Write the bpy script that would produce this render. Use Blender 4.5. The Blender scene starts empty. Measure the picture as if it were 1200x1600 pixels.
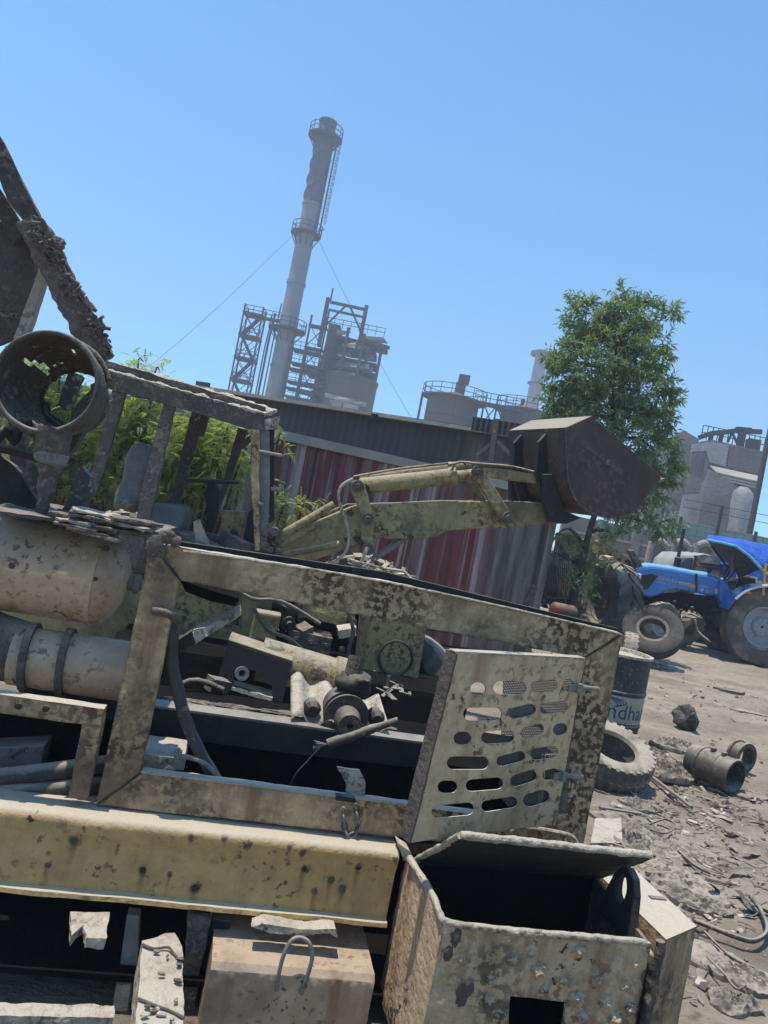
import bpy, bmesh, math, random
from mathutils import Vector, Matrix, noise, Euler
random.seed(7)
rad = math.radians
C = bpy.context.scene.collection
SC = bpy.context.scene

# ------------------------------------------------------------------ camera, sky, sun, exposure
ROLL = rad(11.2); EYE = 1.7; FPX = 1200.0
cam = bpy.data.objects.new("camera", bpy.data.cameras.new("camera")); C.objects.link(cam)
cam.data.sensor_fit = 'HORIZONTAL'; cam.data.sensor_width = 36; cam.data.lens = 36
cam.data.clip_end = 3000; cam.data.clip_start = 0.05
cam.matrix_world = Matrix.Translation((0, 0, EYE)) @ Matrix.Rotation(rad(90), 4, 'X') @ Matrix.Rotation(ROLL, 4, 'Z')
SC.camera = cam
SUN_EL, SUN_AZ = rad(77), rad(-98)          # azimuth from +Y, clockwise
W = bpy.data.worlds.new("World"); SC.world = W; W.use_nodes = True
_n = W.node_tree; _n.nodes.clear()
_o = _n.nodes.new('ShaderNodeOutputWorld'); _b = _n.nodes.new('ShaderNodeBackground'); _s = _n.nodes.new('ShaderNodeTexSky')
_s.sky_type = 'NISHITA'; _s.sun_disc = False; _s.sun_elevation = SUN_EL; _s.sun_rotation = SUN_AZ
_s.air_density = 1.0; _s.dust_density = 0.1; _s.ozone_density = 7.0; _s.altitude = 200
_b.inputs[1].default_value = 0.135
_t = _n.nodes.new('ShaderNodeMix'); _t.data_type = 'RGBA'; _t.blend_type = 'MULTIPLY'; _t.inputs[0].default_value = 1; _t.inputs[7].default_value = (.62, 1.03, 1.1, 1)
_n.links.new(_s.outputs[0], _t.inputs[6]); _n.links.new(_t.outputs[2], _b.inputs[0]); _n.links.new(_b.outputs[0], _o.inputs[0])
sun = bpy.data.objects.new("sun", bpy.data.lights.new("sun", 'SUN')); C.objects.link(sun)
sun.data.energy = 3.4; sun.data.angle = rad(0.5); sun.data.color = (1.0, 0.93, 0.80)
_d = Vector((math.sin(SUN_AZ) * math.cos(SUN_EL), math.cos(SUN_AZ) * math.cos(SUN_EL), math.sin(SUN_EL)))
sun.rotation_euler = _d.to_track_quat('Z', 'Y').to_euler()
SC.view_settings.view_transform = 'Standard'; SC.view_settings.look = 'None'
SC.view_settings.gamma = 1.0; SC.view_settings.exposure = 0.75; SC.view_settings.use_curve_mapping = False

# ------------------------------------------------------------------ survey helpers: photo point -> place
def ray(px, py):
    dx, dy = px - 600.0, py - 800.0
    return ((dx * math.cos(ROLL) + dy * math.sin(ROLL)) / FPX, (dx * math.sin(ROLL) - dy * math.cos(ROLL)) / FPX)
def P(px, py, Y):
    u, v = ray(px, py); return Vector((u * Y, Y, EYE + v * Y))
def G(px, py, z=0.0):
    u, v = ray(px, py); Y = (z - EYE) / v; return Vector((u * Y, Y, z))
class Fr:
    """a thing's own axes: s along it, d away from the road side, z up"""
    def __init__(s, ox, oy, yaw): s.o = (ox, oy); s.yaw = yaw; s.c, s.n = math.cos(yaw), math.sin(yaw)
    def q(s, px, py, d=0.0):
        u, v = ray(px, py)
        t = (d - s.o[0] * s.n + s.o[1] * s.c) / (-u * s.n + s.c)
        X, Y = u * t, t
        return Vector(((X - s.o[0]) * s.c + (Y - s.o[1]) * s.n, d, EYE + v * t))
    def qz(s, px, py, z):
        g = G(px, py, z); X, Y = g.x - s.o[0], g.y - s.o[1]
        return Vector((X * s.c + Y * s.n, -X * s.n + Y * s.c, z))
    def qs(s, pts, d=0.0): return [s.q(x, y, d) for x, y in pts]
    def px(s, n, d=0.0): return n * s.q(600, 800, d).length * 0 + n / FPX * (s.o[1] + d)

# ------------------------------------------------------------------ mesh builder
X3, Y3, Z3 = Vector((1, 0, 0)), Vector((0, 1, 0)), Vector((0, 0, 1))
class MB:
    def __init__(s): s.bm = bmesh.new()
    def face(s, vs):
        try: return s.bm.faces.new(vs)
        except ValueError: return None
    def poly(s, pts, ext):
        ext = Vector(ext)
        a = [s.bm.verts.new(Vector(p)) for p in pts]; b = [s.bm.verts.new(Vector(p) + ext) for p in pts]
        n = len(a); s.face(a); s.face(b[::-1])
        for i in range(n): s.face([a[i], b[i], b[(i + 1) % n], a[(i + 1) % n]])
        return s
    def holes(s, outer, hs, ext):
        """a plate with openings cut through it"""
        es = []; loops = []
        for lp in [outer] + hs:
            vs = [s.bm.verts.new(Vector(p)) for p in lp]; loops.append(vs)
            es += [s.bm.edges.new((vs[i], vs[(i + 1) % len(vs)])) for i in range(len(vs))]
        r = bmesh.ops.triangle_fill(s.bm, edges=es, use_beauty=True, use_dissolve=False)
        fs = [g for g in r['geom'] if isinstance(g, bmesh.types.BMFace)]
        e = bmesh.ops.extrude_face_region(s.bm, geom=fs)
        bmesh.ops.translate(s.bm, verts=[g for g in e['geom'] if isinstance(g, bmesh.types.BMVert)], vec=Vector(ext))
        for f in fs:
            if not f.is_valid: s.bm.faces.new
        return s
    def bar(s, p0, p1, w, h=None, up=Z3):
        p0, p1 = Vector(p0), Vector(p1); h = w if h is None else h
        a = (p1 - p0).normalized(); side = a.cross(up)
        if side.length < 1e-4: side = a.cross(X3)
        side.normalize(); u = side.cross(a).normalized()
        c = [(-1, -1), (1, -1), (1, 1), (-1, 1)]
        s.poly([p0 + side * (x * w / 2) + u * (y * h / 2) for x, y in c], p1 - p0); return s
    def box(s, c, sx, sy, sz, rot=None):
        c = Vector(c); R = rot or Matrix.Identity(3)
        s.poly([c + R @ Vector((x * sx / 2, y * sy / 2, -sz / 2)) for x, y in ((-1, -1), (1, -1), (1, 1), (-1, 1))], R @ Vector((0, 0, sz))); return s
    def tube(s, pts, r, n=10, cap=True, closed=False):
        pts = [Vector(p) for p in pts]; m = len(pts)
        rs = r if isinstance(r, (list, tuple)) else [r] * m
        ref = None; rings = []
        for i in range(m):
            if closed: t = (pts[(i + 1) % m] - pts[i - 1]).normalized()
            else: t = (pts[min(i + 1, m - 1)] - pts[max(i - 1, 0)]).normalized()
            if ref is None: ref = t.cross(Z3 if abs(t.z) < .9 else X3).normalized()
            ref = (ref - t * ref.dot(t)).normalized(); b = t.cross(ref)
            rings.append([s.bm.verts.new(pts[i] + (ref * math.cos(2 * math.pi * k / n) + b * math.sin(2 * math.pi * k / n)) * rs[i]) for k in range(n)])
        for i in range(m if closed else m - 1):
            A, B = rings[i], rings[(i + 1) % m]
            for k in range(n): s.face([A[k], A[(k + 1) % n], B[(k + 1) % n], B[k]])
        if cap and not closed: s.face(rings[0][::-1]); s.face(rings[-1])
        return s
    def lathe(s, o, ax, prof, n=32, cap=False, wob=0, keep=None, mat2=None):
        o, ax = Vector(o), Vector(ax).normalized()
        a = ax.cross(Z3 if abs(ax.z) < .9 else X3).normalized(); b = ax.cross(a)
        rings = []
        for j, (t, r) in enumerate(prof):
            rings.append([s.bm.verts.new(o + ax * t + (a * math.cos(2 * math.pi * k / n) + b * math.sin(2 * math.pi * k / n)) *
                          (r * (1 + (wob * noise.noise(Vector((k * .7, j * .9, r * 3))) if wob else 0)))) for k in range(n)])
        for j in range(len(rings) - 1):
            for k in range(n):
                if keep and not keep(j, k): continue
                s.face([rings[j][k], rings[j][(k + 1) % n], rings[j + 1][(k + 1) % n], rings[j + 1][k]])
        if cap: s.face(rings[0][::-1]); s.face(rings[-1])
        return s
    def grid(s, fn, nu, nv, keep=None):
        V = [[s.bm.verts.new(Vector(fn(i / nu, j / nv))) for j in range(nv + 1)] for i in range(nu + 1)]
        for i in range(nu):
            for j in range(nv):
                if keep is None or keep((i + .5) / nu, (j + .5) / nv): s.face([V[i][j], V[i + 1][j], V[i + 1][j + 1], V[i][j + 1]])
        return s
    def blob(s, c, rx, ry, rz, seed=0, amp=.25, sub=3, sc=1.6, rot=None):
        r = bmesh.ops.create_icosphere(s.bm, subdivisions=sub, radius=1)
        for v in r['verts']:
            d = v.co.normalized(); k = 1 + amp * noise.fractal(d * sc + Vector((seed * 3.1, seed * 1.7, 0)), 1.0, 2.0, 4)
            p = Vector((d.x * rx, d.y * ry, d.z * rz)) * k
            v.co = Vector(c) + (rot @ p if rot else p)
        return s
    def rough(s, L, amp, sc=6, seed=0, along=None):
        bm = s.bm; bmesh.ops.recalc_face_normals(bm, faces=bm.faces[:])
        bmesh.ops.triangulate(bm, faces=bm.faces[:])
        for _ in range(9):
            es = [e for e in bm.edges if e.calc_length() > L]
            if not es or len(bm.verts) > 60000: break
            bmesh.ops.subdivide_edges(bm, edges=es, cuts=1)
            bad = [f for f in bm.faces if len(f.verts) > 3]
            if bad: bmesh.ops.triangulate(bm, faces=bad)
        bm.normal_update(); off = Vector((seed * 7.3, seed * 2.1, seed))
        for v, nn in [(v, v.normal.copy()) for v in bm.verts]:
            k = noise.fractal(v.co * sc + off, 1.0, 2.0, 4)
            v.co += nn * (amp * k) + Vector((noise.noise(v.co * sc * 1.7 + off), noise.noise(v.co * sc * 1.7 - off), noise.noise(v.co * sc * 1.7 + off * 2))) * (amp * .35)
        return s
    def build(s, name, mat, parent=None, bevel=0, smooth=0, solid=0, seg=2):
        bmesh.ops.recalc_face_normals(s.bm, faces=s.bm.faces[:])
        me = bpy.data.meshes.new(name); s.bm.to_mesh(me); s.bm.free()
        return link(name, me, mat, parent, bevel, smooth, solid, seg)
def link(name, me, mat, parent=None, bevel=0, smooth=0, solid=0, seg=2):
    o = bpy.data.objects.new(name, me); C.objects.link(o)
    if mat: me.materials.append(mat)
    if smooth:
        me.polygons.foreach_set('use_smooth', [True] * len(me.polygons)); me.set_sharp_from_angle(angle=rad(smooth))
    if solid:
        m = o.modifiers.new('thickness', 'SOLIDIFY'); m.thickness = solid; m.offset = 0
    if bevel:
        m = o.modifiers.new('bevel', 'BEVEL'); m.width = bevel; m.segments = seg; m.limit_method = 'ANGLE'; m.angle_limit = rad(40)
    if parent: o.parent = parent
    return o
def tag(o, label=None, cat=None, group=None, kind=None):
    if label: o['label'] = label
    if cat: o['category'] = cat
    if group: o['group'] = group
    if kind: o['kind'] = kind
    return o
def thing(name, label, cat, loc=(0, 0, 0), rz=0, group=None):
    o = bpy.data.objects.new(name, None); C.objects.link(o); o.location = loc; o.rotation_euler = (0, 0, rz); o.empty_display_size = .2
    return tag(o, label, cat, group)
def copy_tree(o, parent=None):
    c = o.copy(); C.objects.link(c)
    if parent: c.parent = parent
    for ch in list(o.children): copy_tree(ch, c)
    return c
def sm(pts, k=4):
    """smooth a run of points"""
    pts = [Vector(p) for p in pts]; out = []
    for i in range(len(pts) - 1):
        p0, p1, p2, p3 = pts[max(i - 1, 0)], pts[i], pts[i + 1], pts[min(i + 2, len(pts) - 1)]
        for j in range(k):
            t = j / k; out.append(.5 * ((2 * p1) + (p2 - p0) * t + (2 * p0 - 5 * p1 + 4 * p2 - p3) * t * t + (3 * p1 - p0 - 3 * p2 + p3) * t ** 3))
    return out + [pts[-1]]
def lettering(text, p0, p1, up, push, mat, parent, name='lettering', height=None, curve=None):
    """raised letters from p0 to p1"""
    cu = bpy.data.curves.new(name, 'FONT'); cu.body = text; cu.extrude = 0.002; cu.resolution_u = 3
    t = bpy.data.objects.new(name, cu); C.objects.link(t); bpy.context.view_layer.update()
    me = bpy.data.meshes.new_from_object(t.evaluated_get(bpy.context.evaluated_depsgraph_get())); bpy.data.objects.remove(t)
    xs = [v.co.x for v in me.vertices]; ys = [v.co.y for v in me.vertices]
    x0, x1, y0, y1 = min(xs), max(xs), min(ys), max(ys)
    p0, p1, up, push = Vector(p0), Vector(p1), Vector(up).normalized(), Vector(push)
    L = (p1 - p0).length; k = L / (x1 - x0); h = height or (y1 - y0) * k
    for v in me.vertices:
        a = (v.co.x - x0) / (x1 - x0); b = (v.co.y - y0) / max(y1 - y0, 1e-6)
        q = p0.lerp(p1, a) + up * (b * h) + push * (1 + v.co.z * 60)
        v.co = curve(a, b, q) if curve else q
    return link(name, me, mat, parent)
def stadium(c0, c1, r, n=7):
    c0, c1 = Vector(c0), Vector(c1); a = math.atan2(c1.y - c0.y, c1.x - c0.x); out = []
    for k in range(n): t = a - math.pi / 2 + math.pi * k / (n - 1); out.append((c1.x + r * math.cos(t), c1.y + r * math.sin(t)))
    for k in range(n): t = a + math.pi / 2 + math.pi * k / (n - 1); out.append((c0.x + r * math.cos(t), c0.y + r * math.sin(t)))
    return out

# ------------------------------------------------------------------ materials
class NT:
    def __init__(s, name):
        s.m = bpy.data.materials.new(name); s.m.use_nodes = True; s.t = s.m.node_tree; s.b = s.t.nodes['Principled BSDF']
        s.co = s.t.nodes.new('ShaderNodeTexCoord').outputs['Object']
    def n(s, k): return s.t.nodes.new(k)
    def l(s, a, b): s.t.links.new(a, b)
    def map(s, sc, rot=(0, 0, 0), loc=(0, 0, 0)):
        m = s.n('ShaderNodeMapping'); m.inputs['Scale'].default_value = sc; m.inputs['Rotation'].default_value = rot; m.inputs['Location'].default_value = loc
        s.l(s.co, m.inputs[0]); return m.outputs[0]
    def noise(s, scale, det=6, rough=.6, vec=None, dist=0):
        x = s.n('ShaderNodeTexNoise'); x.inputs['Scale'].default_value = scale; x.inputs['Detail'].default_value = det
        x.inputs['Roughness'].default_value = rough; x.inputs['Distortion'].default_value = dist; s.l(vec or s.co, x.inputs['Vector']); return x.outputs[0]
    def vor(s, scale, vec=None, feat='F1', out='Distance', rnd=1):
        x = s.n('ShaderNodeTexVoronoi'); x.feature = feat; x.inputs['Scale'].default_value = scale; x.inputs['Randomness'].default_value = rnd
        s.l(vec or s.co, x.inputs['Vector']); return x.outputs[out]
    def wave(s, scale, vec=None, dist=0, prof='SIN', axis='X'):
        x = s.n('ShaderNodeTexWave'); x.wave_profile = prof; x.bands_direction = axis; x.inputs['Scale'].default_value = scale
        x.inputs['Distortion'].default_value = dist; s.l(vec or s.co, x.inputs['Vector']); return x.outputs['Fac']
    def step(s, fac, a, b, inv=False):
        r = s.n('ShaderNodeMapRange'); r.inputs[1].default_value = a; r.inputs[2].default_value = b
        if inv: r.inputs[3].default_value = 1; r.inputs[4].default_value = 0
        s.l(fac, r.inputs[0]); return r.outputs[0]
    def math(s, op, a, b):
        m = s.n('ShaderNodeMath'); m.operation = op
        for i, x in enumerate((a, b)):
            if isinstance(x, (int, float)): m.inputs[i].default_value = x
            else: s.l(x, m.inputs[i])
        return m.outputs[0]
    def mix(s, fac, a, b):
        m = s.n('ShaderNodeMix'); m.data_type = 'RGBA'
        for i, x in ((0, fac), (6, a), (7, b)):
            if isinstance(x, (int, float)): m.inputs[i].default_value = x
            elif isinstance(x, (tuple, list)): m.inputs[i].default_value = (*x[:3], 1)
            else: s.l(x, m.inputs[i])
        return m.outputs[2]
    def nz(s):
        g = s.n('ShaderNodeNewGeometry'); x = s.n('ShaderNodeSeparateXYZ'); s.l(g.outputs['Normal'], x.inputs[0]); return x.outputs[2]
    def axis(s, i):
        x = s.n('ShaderNodeSeparateXYZ'); s.l(s.co, x.inputs[0]); return x.outputs[i]
    def bump(s, h, dist, strength=1):
        b = s.n('ShaderNodeBump'); b.inputs['Strength'].default_value = strength; b.inputs['Distance'].default_value = dist
        s.l(h, b.inputs['Height']); s.l(b.outputs[0], s.b.inputs['Normal']); return s
    def done(s, col, rough=.8, metal=0, spec=.4):
        if isinstance(col, (tuple, list)): s.b.inputs['Base Color'].default_value = (*col[:3], 1)
        else: s.l(col, s.b.inputs['Base Color'])
        if isinstance(rough, (int, float)): s.b.inputs['Roughness'].default_value = rough
        else: s.l(rough, s.b.inputs['Roughness'])
        s.b.inputs['Metallic'].default_value = metal; s.b.inputs['Specular IOR Level'].default_value = spec
        return s.m
DUST = (.42, .36, .28)
def metal(name, base, base2, chip=None, chip_t=.6, speck=None, speck_t=.6, streak=None, streak_t=.58, dust=DUST, dust_a=.85, rough=.75, bump=.004, sc=1., met=0, blot=None, blot_t=.6, flake=0, mott=.45, edge=0, runs=None):
    """weathered painted metal: colour drift, chipped patches, rust specks, run-down streaks, dust on what faces up"""
    t = NT(name); h = t.noise(55 * sc, 5, .65)
    c = t.mix(t.step(t.noise(2.6 * sc, 6), .35, .65), base, base2)
    if mott: c = t.mix(t.math('MULTIPLY', t.step(t.noise(15 * sc, 9, .72), .42, .66), mott), c, tuple(x * .38 for x in base)); c = t.mix(t.math('MULTIPLY', t.step(t.noise(27 * sc, 7, .7, t.map((1, 1, 1), loc=(4, 9, 1))), .54, .7), mott * .8), c, tuple(min(1, x * 1.45) for x in base))
    if streak: c = t.mix(t.math('MULTIPLY', t.step(t.noise(1, 5, .6, t.map((11 * sc, 11 * sc, 1.1 * sc))), streak_t, streak_t + .16), .75), c, streak)
    if blot: c = t.mix(t.math('MULTIPLY', t.step(t.noise(1.9 * sc, 8, .62, t.map((1, 1, 1), loc=(3, 1, 7))), blot_t, blot_t + .12), .85), c, blot)
    if speck:
        k = t.math('MULTIPLY', t.step(t.noise(38 * sc, 4, .6), speck_t - .04, speck_t + .03), t.step(t.noise(3.3 * sc, 4, .6, t.map((1, 1, 1), loc=(9, 2, 5))), .42, .6)); c = t.mix(k, c, speck)
    if chip:
        k = t.step(t.math('ADD', t.math('MULTIPLY', t.noise(5 * sc, 10, .68, dist=.4), .6), t.math('ADD', t.math('MULTIPLY', t.noise(17 * sc, 8, .7), .4), t.math('MULTIPLY', t.noise(1.5 * sc, 3, .5, t.map((1, 1, 1), loc=(7, 7, 1))), .3))), chip_t + .12, chip_t + .137); c = t.mix(k, c, chip)
        h = t.math('SUBTRACT', h, t.math('MULTIPLY', k, .8))
    if flake: h = t.math('ADD', h, t.math('MULTIPLY', t.vor(22 * sc, feat='DISTANCE_TO_EDGE'), flake))
    if runs:
        s_, z_ = t.axis(0), t.axis(2); wob = t.math('MULTIPLY', t.math('SUBTRACT', t.noise(22, 5, .65), .5), .05)
        for s0, z0, r, L in runs:
            dx = t.math('ABSOLUTE', t.math('ADD', t.math('SUBTRACT', s_, s0), t.math('MULTIPLY', wob, .5)), 0)
            dn = t.math('SUBTRACT', z0, z_); tail = t.math('MULTIPLY', t.step(dn, L, 0), t.step(dn, -.012, .002))
            k = t.math('MULTIPLY', t.step(dx, r * .9, r * .15), tail); c = t.mix(t.math('MULTIPLY', k, .8), c, (.16, .07, .025))
            dd = t.math('ADD', t.math('SQRT', t.math('ADD', t.math('POWER', dx, 2), t.math('POWER', dn, 2)), 0), wob); c = t.mix(t.math('MULTIPLY', t.step(dd, r * 1.25, r * .45), .85), c, (.05, .042, .035))
    if edge:
        bv = t.n('ShaderNodeBevel'); bv.samples = 4; bv.inputs[0].default_value = edge; gg = t.n('ShaderNodeNewGeometry'); vd = t.n('ShaderNodeVectorMath'); vd.operation = 'DOT_PRODUCT'
        t.l(bv.outputs[0], vd.inputs[0]); t.l(gg.outputs['Normal'], vd.inputs[1])
        c = t.mix(t.math('MULTIPLY', t.step(vd.outputs['Value'], .985, .86), t.step(t.noise(9, 7, .7), .43, .54)), c, (.085, .05, .032))
    if dust_a: c = t.mix(t.math('MULTIPLY', t.step(t.nz(), .35, .9), t.math('MULTIPLY', t.step(t.noise(9, 6, .6), .05 if dust_a >= 1 else .25, .3 if dust_a >= 1 else .55), dust_a)), c, dust)
    t.bump(h, bump); return t.done(c, rough, met, .4 if dust_a else .08)
RUST, SOOT = (.12, .055, .03), (.028, .024, .022)
M_cream = metal('weathered cream paint', (.63, .45, .25), (.46, .32, .17), chip=(.085, .064, .048), chip_t=.675, speck=(.08, .05, .033), speck_t=.5, streak=(.24, .14, .07), streak_t=.5, blot=(.17, .112, .066), blot_t=.5, dust_a=1, dust=(.58, .5, .39), bump=.014, flake=.5, mott=.65, edge=.014)
M_door = metal('dusty pressed door paint', (.58, .425, .245), (.47, .335, .185), chip=(.08, .055, .04), chip_t=.665, speck=(.12, .07, .045), speck_t=.57, streak=(.27, .155, .075), streak_t=.52, blot=(.27, .19, .115), blot_t=.55, dust_a=1, dust=(.58, .5, .39), bump=.003, sc=.9, mott=.4, edge=.006)
M_yel = metal('chipped loader yellow', (.33, .26, .105), (.26, .205, .09), chip=(.035, .03, .027), chip_t=.59, speck=(.09, .05, .03), speck_t=.53, streak=(.14, .095, .055), streak_t=.53, blot=(.075, .056, .038), blot_t=.53, dust=(.42, .36, .27), bump=.011, sc=.55, flake=.2, mott=.55, edge=.02)
M_yel2 = metal('cleaner loader yellow', (.37, .3, .135), (.29, .235, .115), chip=(.045, .035, .03), chip_t=.615, speck=(.12, .07, .035), speck_t=.53, streak=(.18, .12, .065), streak_t=.53, blot=(.1, .075, .05), blot_t=.53, dust=(.44, .38, .29), bump=.011, sc=.6, mott=.55, edge=.02)
M_tank = metal('dulled tank steel', (.48, .345, .225), (.36, .26, .17), speck=(.1, .06, .04), speck_t=.6, streak=(.2, .105, .05), streak_t=.57, chip=(.04, .035, .03), chip_t=.69, blot=(.17, .125, .085), blot_t=.56, rough=.42, bump=.002, dust_a=.5, mott=.35)
M_burnt = metal('burnt rusted steel', (.085, .068, .057), (.13, .105, .086), speck=(.2, .15, .115), speck_t=.58, chip=(.21, .165, .125), chip_t=.61, dust=(.33, .28, .22), dust_a=.75, rough=.9, bump=.014, flake=.5, mott=.5)
M_flake = metal('scaly rust', (.2, .155, .128), (.135, .1, .082), speck=(.32, .25, .2), speck_t=.55, chip=(.28, .22, .175), chip_t=.58, dust=(.34, .28, .225), dust_a=.65, rough=.95, bump=.02, sc=1.3, flake=1.1, mott=.5)
M_dark = metal('sooty dark steel', (.024, .022, .021), (.034, .03, .028), chip=(.07, .058, .048), chip_t=.66, dust=(.36, .31, .24), dust_a=.55, rough=.85, bump=.004)
M_grime_shade = metal('oily grime and painted shade', (.006, .0055, .005), (.012, .010, .009), dust_a=0, rough=.95, bump=.01, mott=0)  # oily grime; its near-black colour also paints in shade in bays and under bodies
M_box = metal('blistered cream box paint', (.66, .475, .29), (.52, .37, .22), chip=(.05, .038, .03), chip_t=.63, speck=(.08, .05, .03), speck_t=.5, streak=(.25, .14, .07), streak_t=.5, blot=(.2, .14, .09), blot_t=.56, dust=(.55, .48, .37), dust_a=1, bump=.02, sc=.9, flake=.9, mott=.4, edge=.012)
M_bucket = metal('brown rusted bucket plate', (.055, .037, .030), (.085, .056, .042), speck=(.13, .08, .055), speck_t=.56, streak=(.1, .066, .048), streak_t=.5, chip=(.11, .08, .06), chip_t=.69, dust=(.36, .31, .235), dust_a=1, rough=.8, bump=.005, sc=.5, mott=.45, edge=.02)
M_rubber = metal('dusty black rubber', (.035, .033, .032), (.06, .054, .048), blot=(.16, .135, .105), blot_t=.52, dust=(.4, .34, .26), dust_a=.75, rough=.9, bump=.002)
M_rubgrey = metal('dust caked tyre rubber', (.12, .105, .088), (.07, .062, .054), blot=(.24, .2, .155), blot_t=.5, dust=(.42, .36, .28), dust_a=.85, rough=.95, bump=.003)
M_hose = metal('perished hose rubber', (.045, .042, .04), (.09, .08, .068), speck=(.22, .19, .15), speck_t=.6, rough=.85, bump=.002, dust_a=.7)
M_steel = metal('bare grey steel', (.22, .21, .2), (.14, .13, .12), speck=(.1, .06, .04), speck_t=.6, rough=.5, bump=.001, dust_a=.6)
M_pale = metal('pale dust caked steel', (.52, .45, .35), (.4, .335, .255), chip=(.09, .07, .05), chip_t=.65, speck=(.15, .11, .08), speck_t=.54, blot=(.28, .22, .16), blot_t=.55, dust=(.57, .5, .4), bump=.016, rough=.95, mott=.4)
M_seat = metal('scorched grey vinyl', (.17, .185, .185), (.11, .12, .12), dust_a=.3, rough=.6, bump=.001)
# ------------------------------------------------------------------ ground
def spaced(a, lo, hi, b, d, grow=1.22):
    xs = [lo + i * d for i in range(int((hi - lo) / d) + 1)]
    x, k = lo, d
    while x > a: k *= grow; x -= k; xs.insert(0, x)
    x, k = xs[-1], d
    while x < b: k *= grow; x += k; xs.append(x)
    return xs
def ground_z(x, y):
    near = max(0, min(1, (40 - y) / 20))
    v = Vector((x * .55, y * .55, 0))
    z = .05 * noise.noise(v) + .035 * noise.fractal(Vector((x * 1.7, y * 1.7, 4)), 1, 2, 4)
    z += .016 * noise.fractal(Vector((x * 6 + y * 2, y * 11, 7)), 1, 2, 4) + .018 * noise.ridged_multi_fractal(Vector((x * 2.2 + y * .5, y * .9, 1)), 1, 2, 4, 1, 2) - .02
    return z * near - .01
def make_ground():
    xs = spaced(-330, 0.2, 9.5, 330, .07); ys = spaced(-330, 2.4, 15, 330, .07)
    vs = [(x, y, ground_z(x, y)) for y in ys for x in xs]; n = len(xs)
    fs = [(j * n + i, j * n + i + 1, (j + 1) * n + i + 1, (j + 1) * n + i) for j in range(len(ys) - 1) for i in range(n - 1)]
    me = bpy.data.meshes.new('ground'); me.from_pydata(vs, [], fs)
    t = NT('dusty trodden earth')
    c = t.mix(t.step(t.noise(1.3, 9, .68, t.map((.7, 1.4, 1), rot=(0, 0, .2))), .36, .64), (.35, .285, .215), (.47, .39, .3))
    c = t.mix(t.math('MULTIPLY', t.step(t.noise(.7, 8, .66, t.map((.7, 1.4, 1), loc=(5, 3, 0))), .47, .66), .75), c, (.21, .165, .12))
    c = t.mix(t.math('MULTIPLY', t.step(t.noise(15, 8, .72, t.map((.5, 1.5, 1), rot=(0, 0, .2))), .54, .66), .75), c, (.13, .108, .088))
    c = t.mix(t.math('MULTIPLY', t.step(t.noise(30, 5, .7, t.map((1, 1, 1), loc=(2, 8, 0))), .61, .68), .7), c, (.52, .45, .36))
    c = t.mix(t.math('MULTIPLY', t.step(t.vor(14), .12, .05), .75), c, (.1, .085, .07))
    h = t.math('ADD', t.noise(24, 8, .7), t.math('MULTIPLY', t.noise(5, 8, .7, t.map((.6, 1.6, 1), rot=(0, 0, .25))), 2.2))
    t.bump(h, .035); m = t.done(c, .95, 0, .2)
    o = link('ground', me, m, smooth=60); o['kind'] = 'structure'
    return o
ground = make_ground()

# ------------------------------------------------------------------ materials for the far plant
def plain(name, a, b, sc=.3, rough=.85, streak=None, st=.55, bump=.02, panel=None):
    t = NT(name); c = t.mix(t.step(t.noise(sc, 7, .6), .35, .65), a, b)
    if streak: c = t.mix(t.math('MULTIPLY', t.step(t.noise(1, 6, .6, t.map((2.2 * sc * 4, 2.2 * sc * 4, .25 * sc * 4))), st, st + .2), .8), c, streak)
    if panel:
        k = t.n('ShaderNodeTexBrick'); k.inputs['Scale'].default_value = 1; k.inputs['Brick Width'].default_value = panel[0]; k.inputs['Row Height'].default_value = panel[1]
        k.inputs['Mortar Size'].default_value = .06; k.inputs['Color1'].default_value = (1, 1, 1, 1); k.inputs['Color2'].default_value = (.8, .8, .8, 1); k.inputs['Mortar'].default_value = (.5, .5, .5, 1)
        t.l(t.map((1, 1, 1), rot=(rad(90), 0, 0)), k.inputs['Vector']); mm = t.n('ShaderNodeMix'); mm.data_type = 'RGBA'; mm.blend_type = 'MULTIPLY'; mm.inputs[0].default_value = 1
        t.l(c, mm.inputs[6]); t.l(k.outputs[0], mm.inputs[7]); c = mm.outputs[2]
    t.bump(t.noise(sc * 12, 6, .6), bump); return t.done(c, rough, 0, .3)
M_chim = plain('grey painted chimney steel', (.27, .265, .27), (.21, .205, .205), .25, .5, streak=(.17, .17, .18))
M_chimdark = plain('soot darkened chimney steel', (.12, .115, .115), (.085, .082, .082), .3)
M_lat = plain('dusty structural steel', (.06, .052, .047), (.085, .074, .066), .4)
M_vessel = plain('grey brown dusty plate', (.165, .125, .095), (.13, .1, .078), .25, streak=(.14, .12, .1), panel=(6, 2.4))
M_debris = plain('pale dust caked ledge', (.42, .38, .31), (.3, .27, .22), .5)
M_clad = plain('ash grey cladding', (.22, .205, .19), (.15, .14, .13), .3, streak=(.3, .285, .265), st=.56, bump=.15)
M_cladp = plain('pale patched cladding', (.37, .365, .365), (.22, .215, .21), .8, streak=(.15, .14, .13), st=.58, bump=.1)
M_cladd = plain('dark patched cladding', (.12, .11, .1), (.16, .147, .132), .35, streak=(.21, .2, .18), bump=.1)
FA = Fr(0, 110, 0)
def rail(mb, pts, h=1.1, w=.07, posts=True, nseg=1):
    pts = [Vector(p) for p in pts]
    for a, b in zip(pts, pts[1:]):
        for k in (.5, 1): mb.bar(a + Z3 * h * k, b + Z3 * h * k, w)
    if posts:
        for p in pts: mb.bar(p, p + Z3 * h, w)
def ring(c, r, n=16): return [Vector((c[0] + r * math.cos(2 * math.pi * k / n), c[1] + r * math.sin(2 * math.pi * k / n), c[2])) for k in range(n + 1)]

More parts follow.
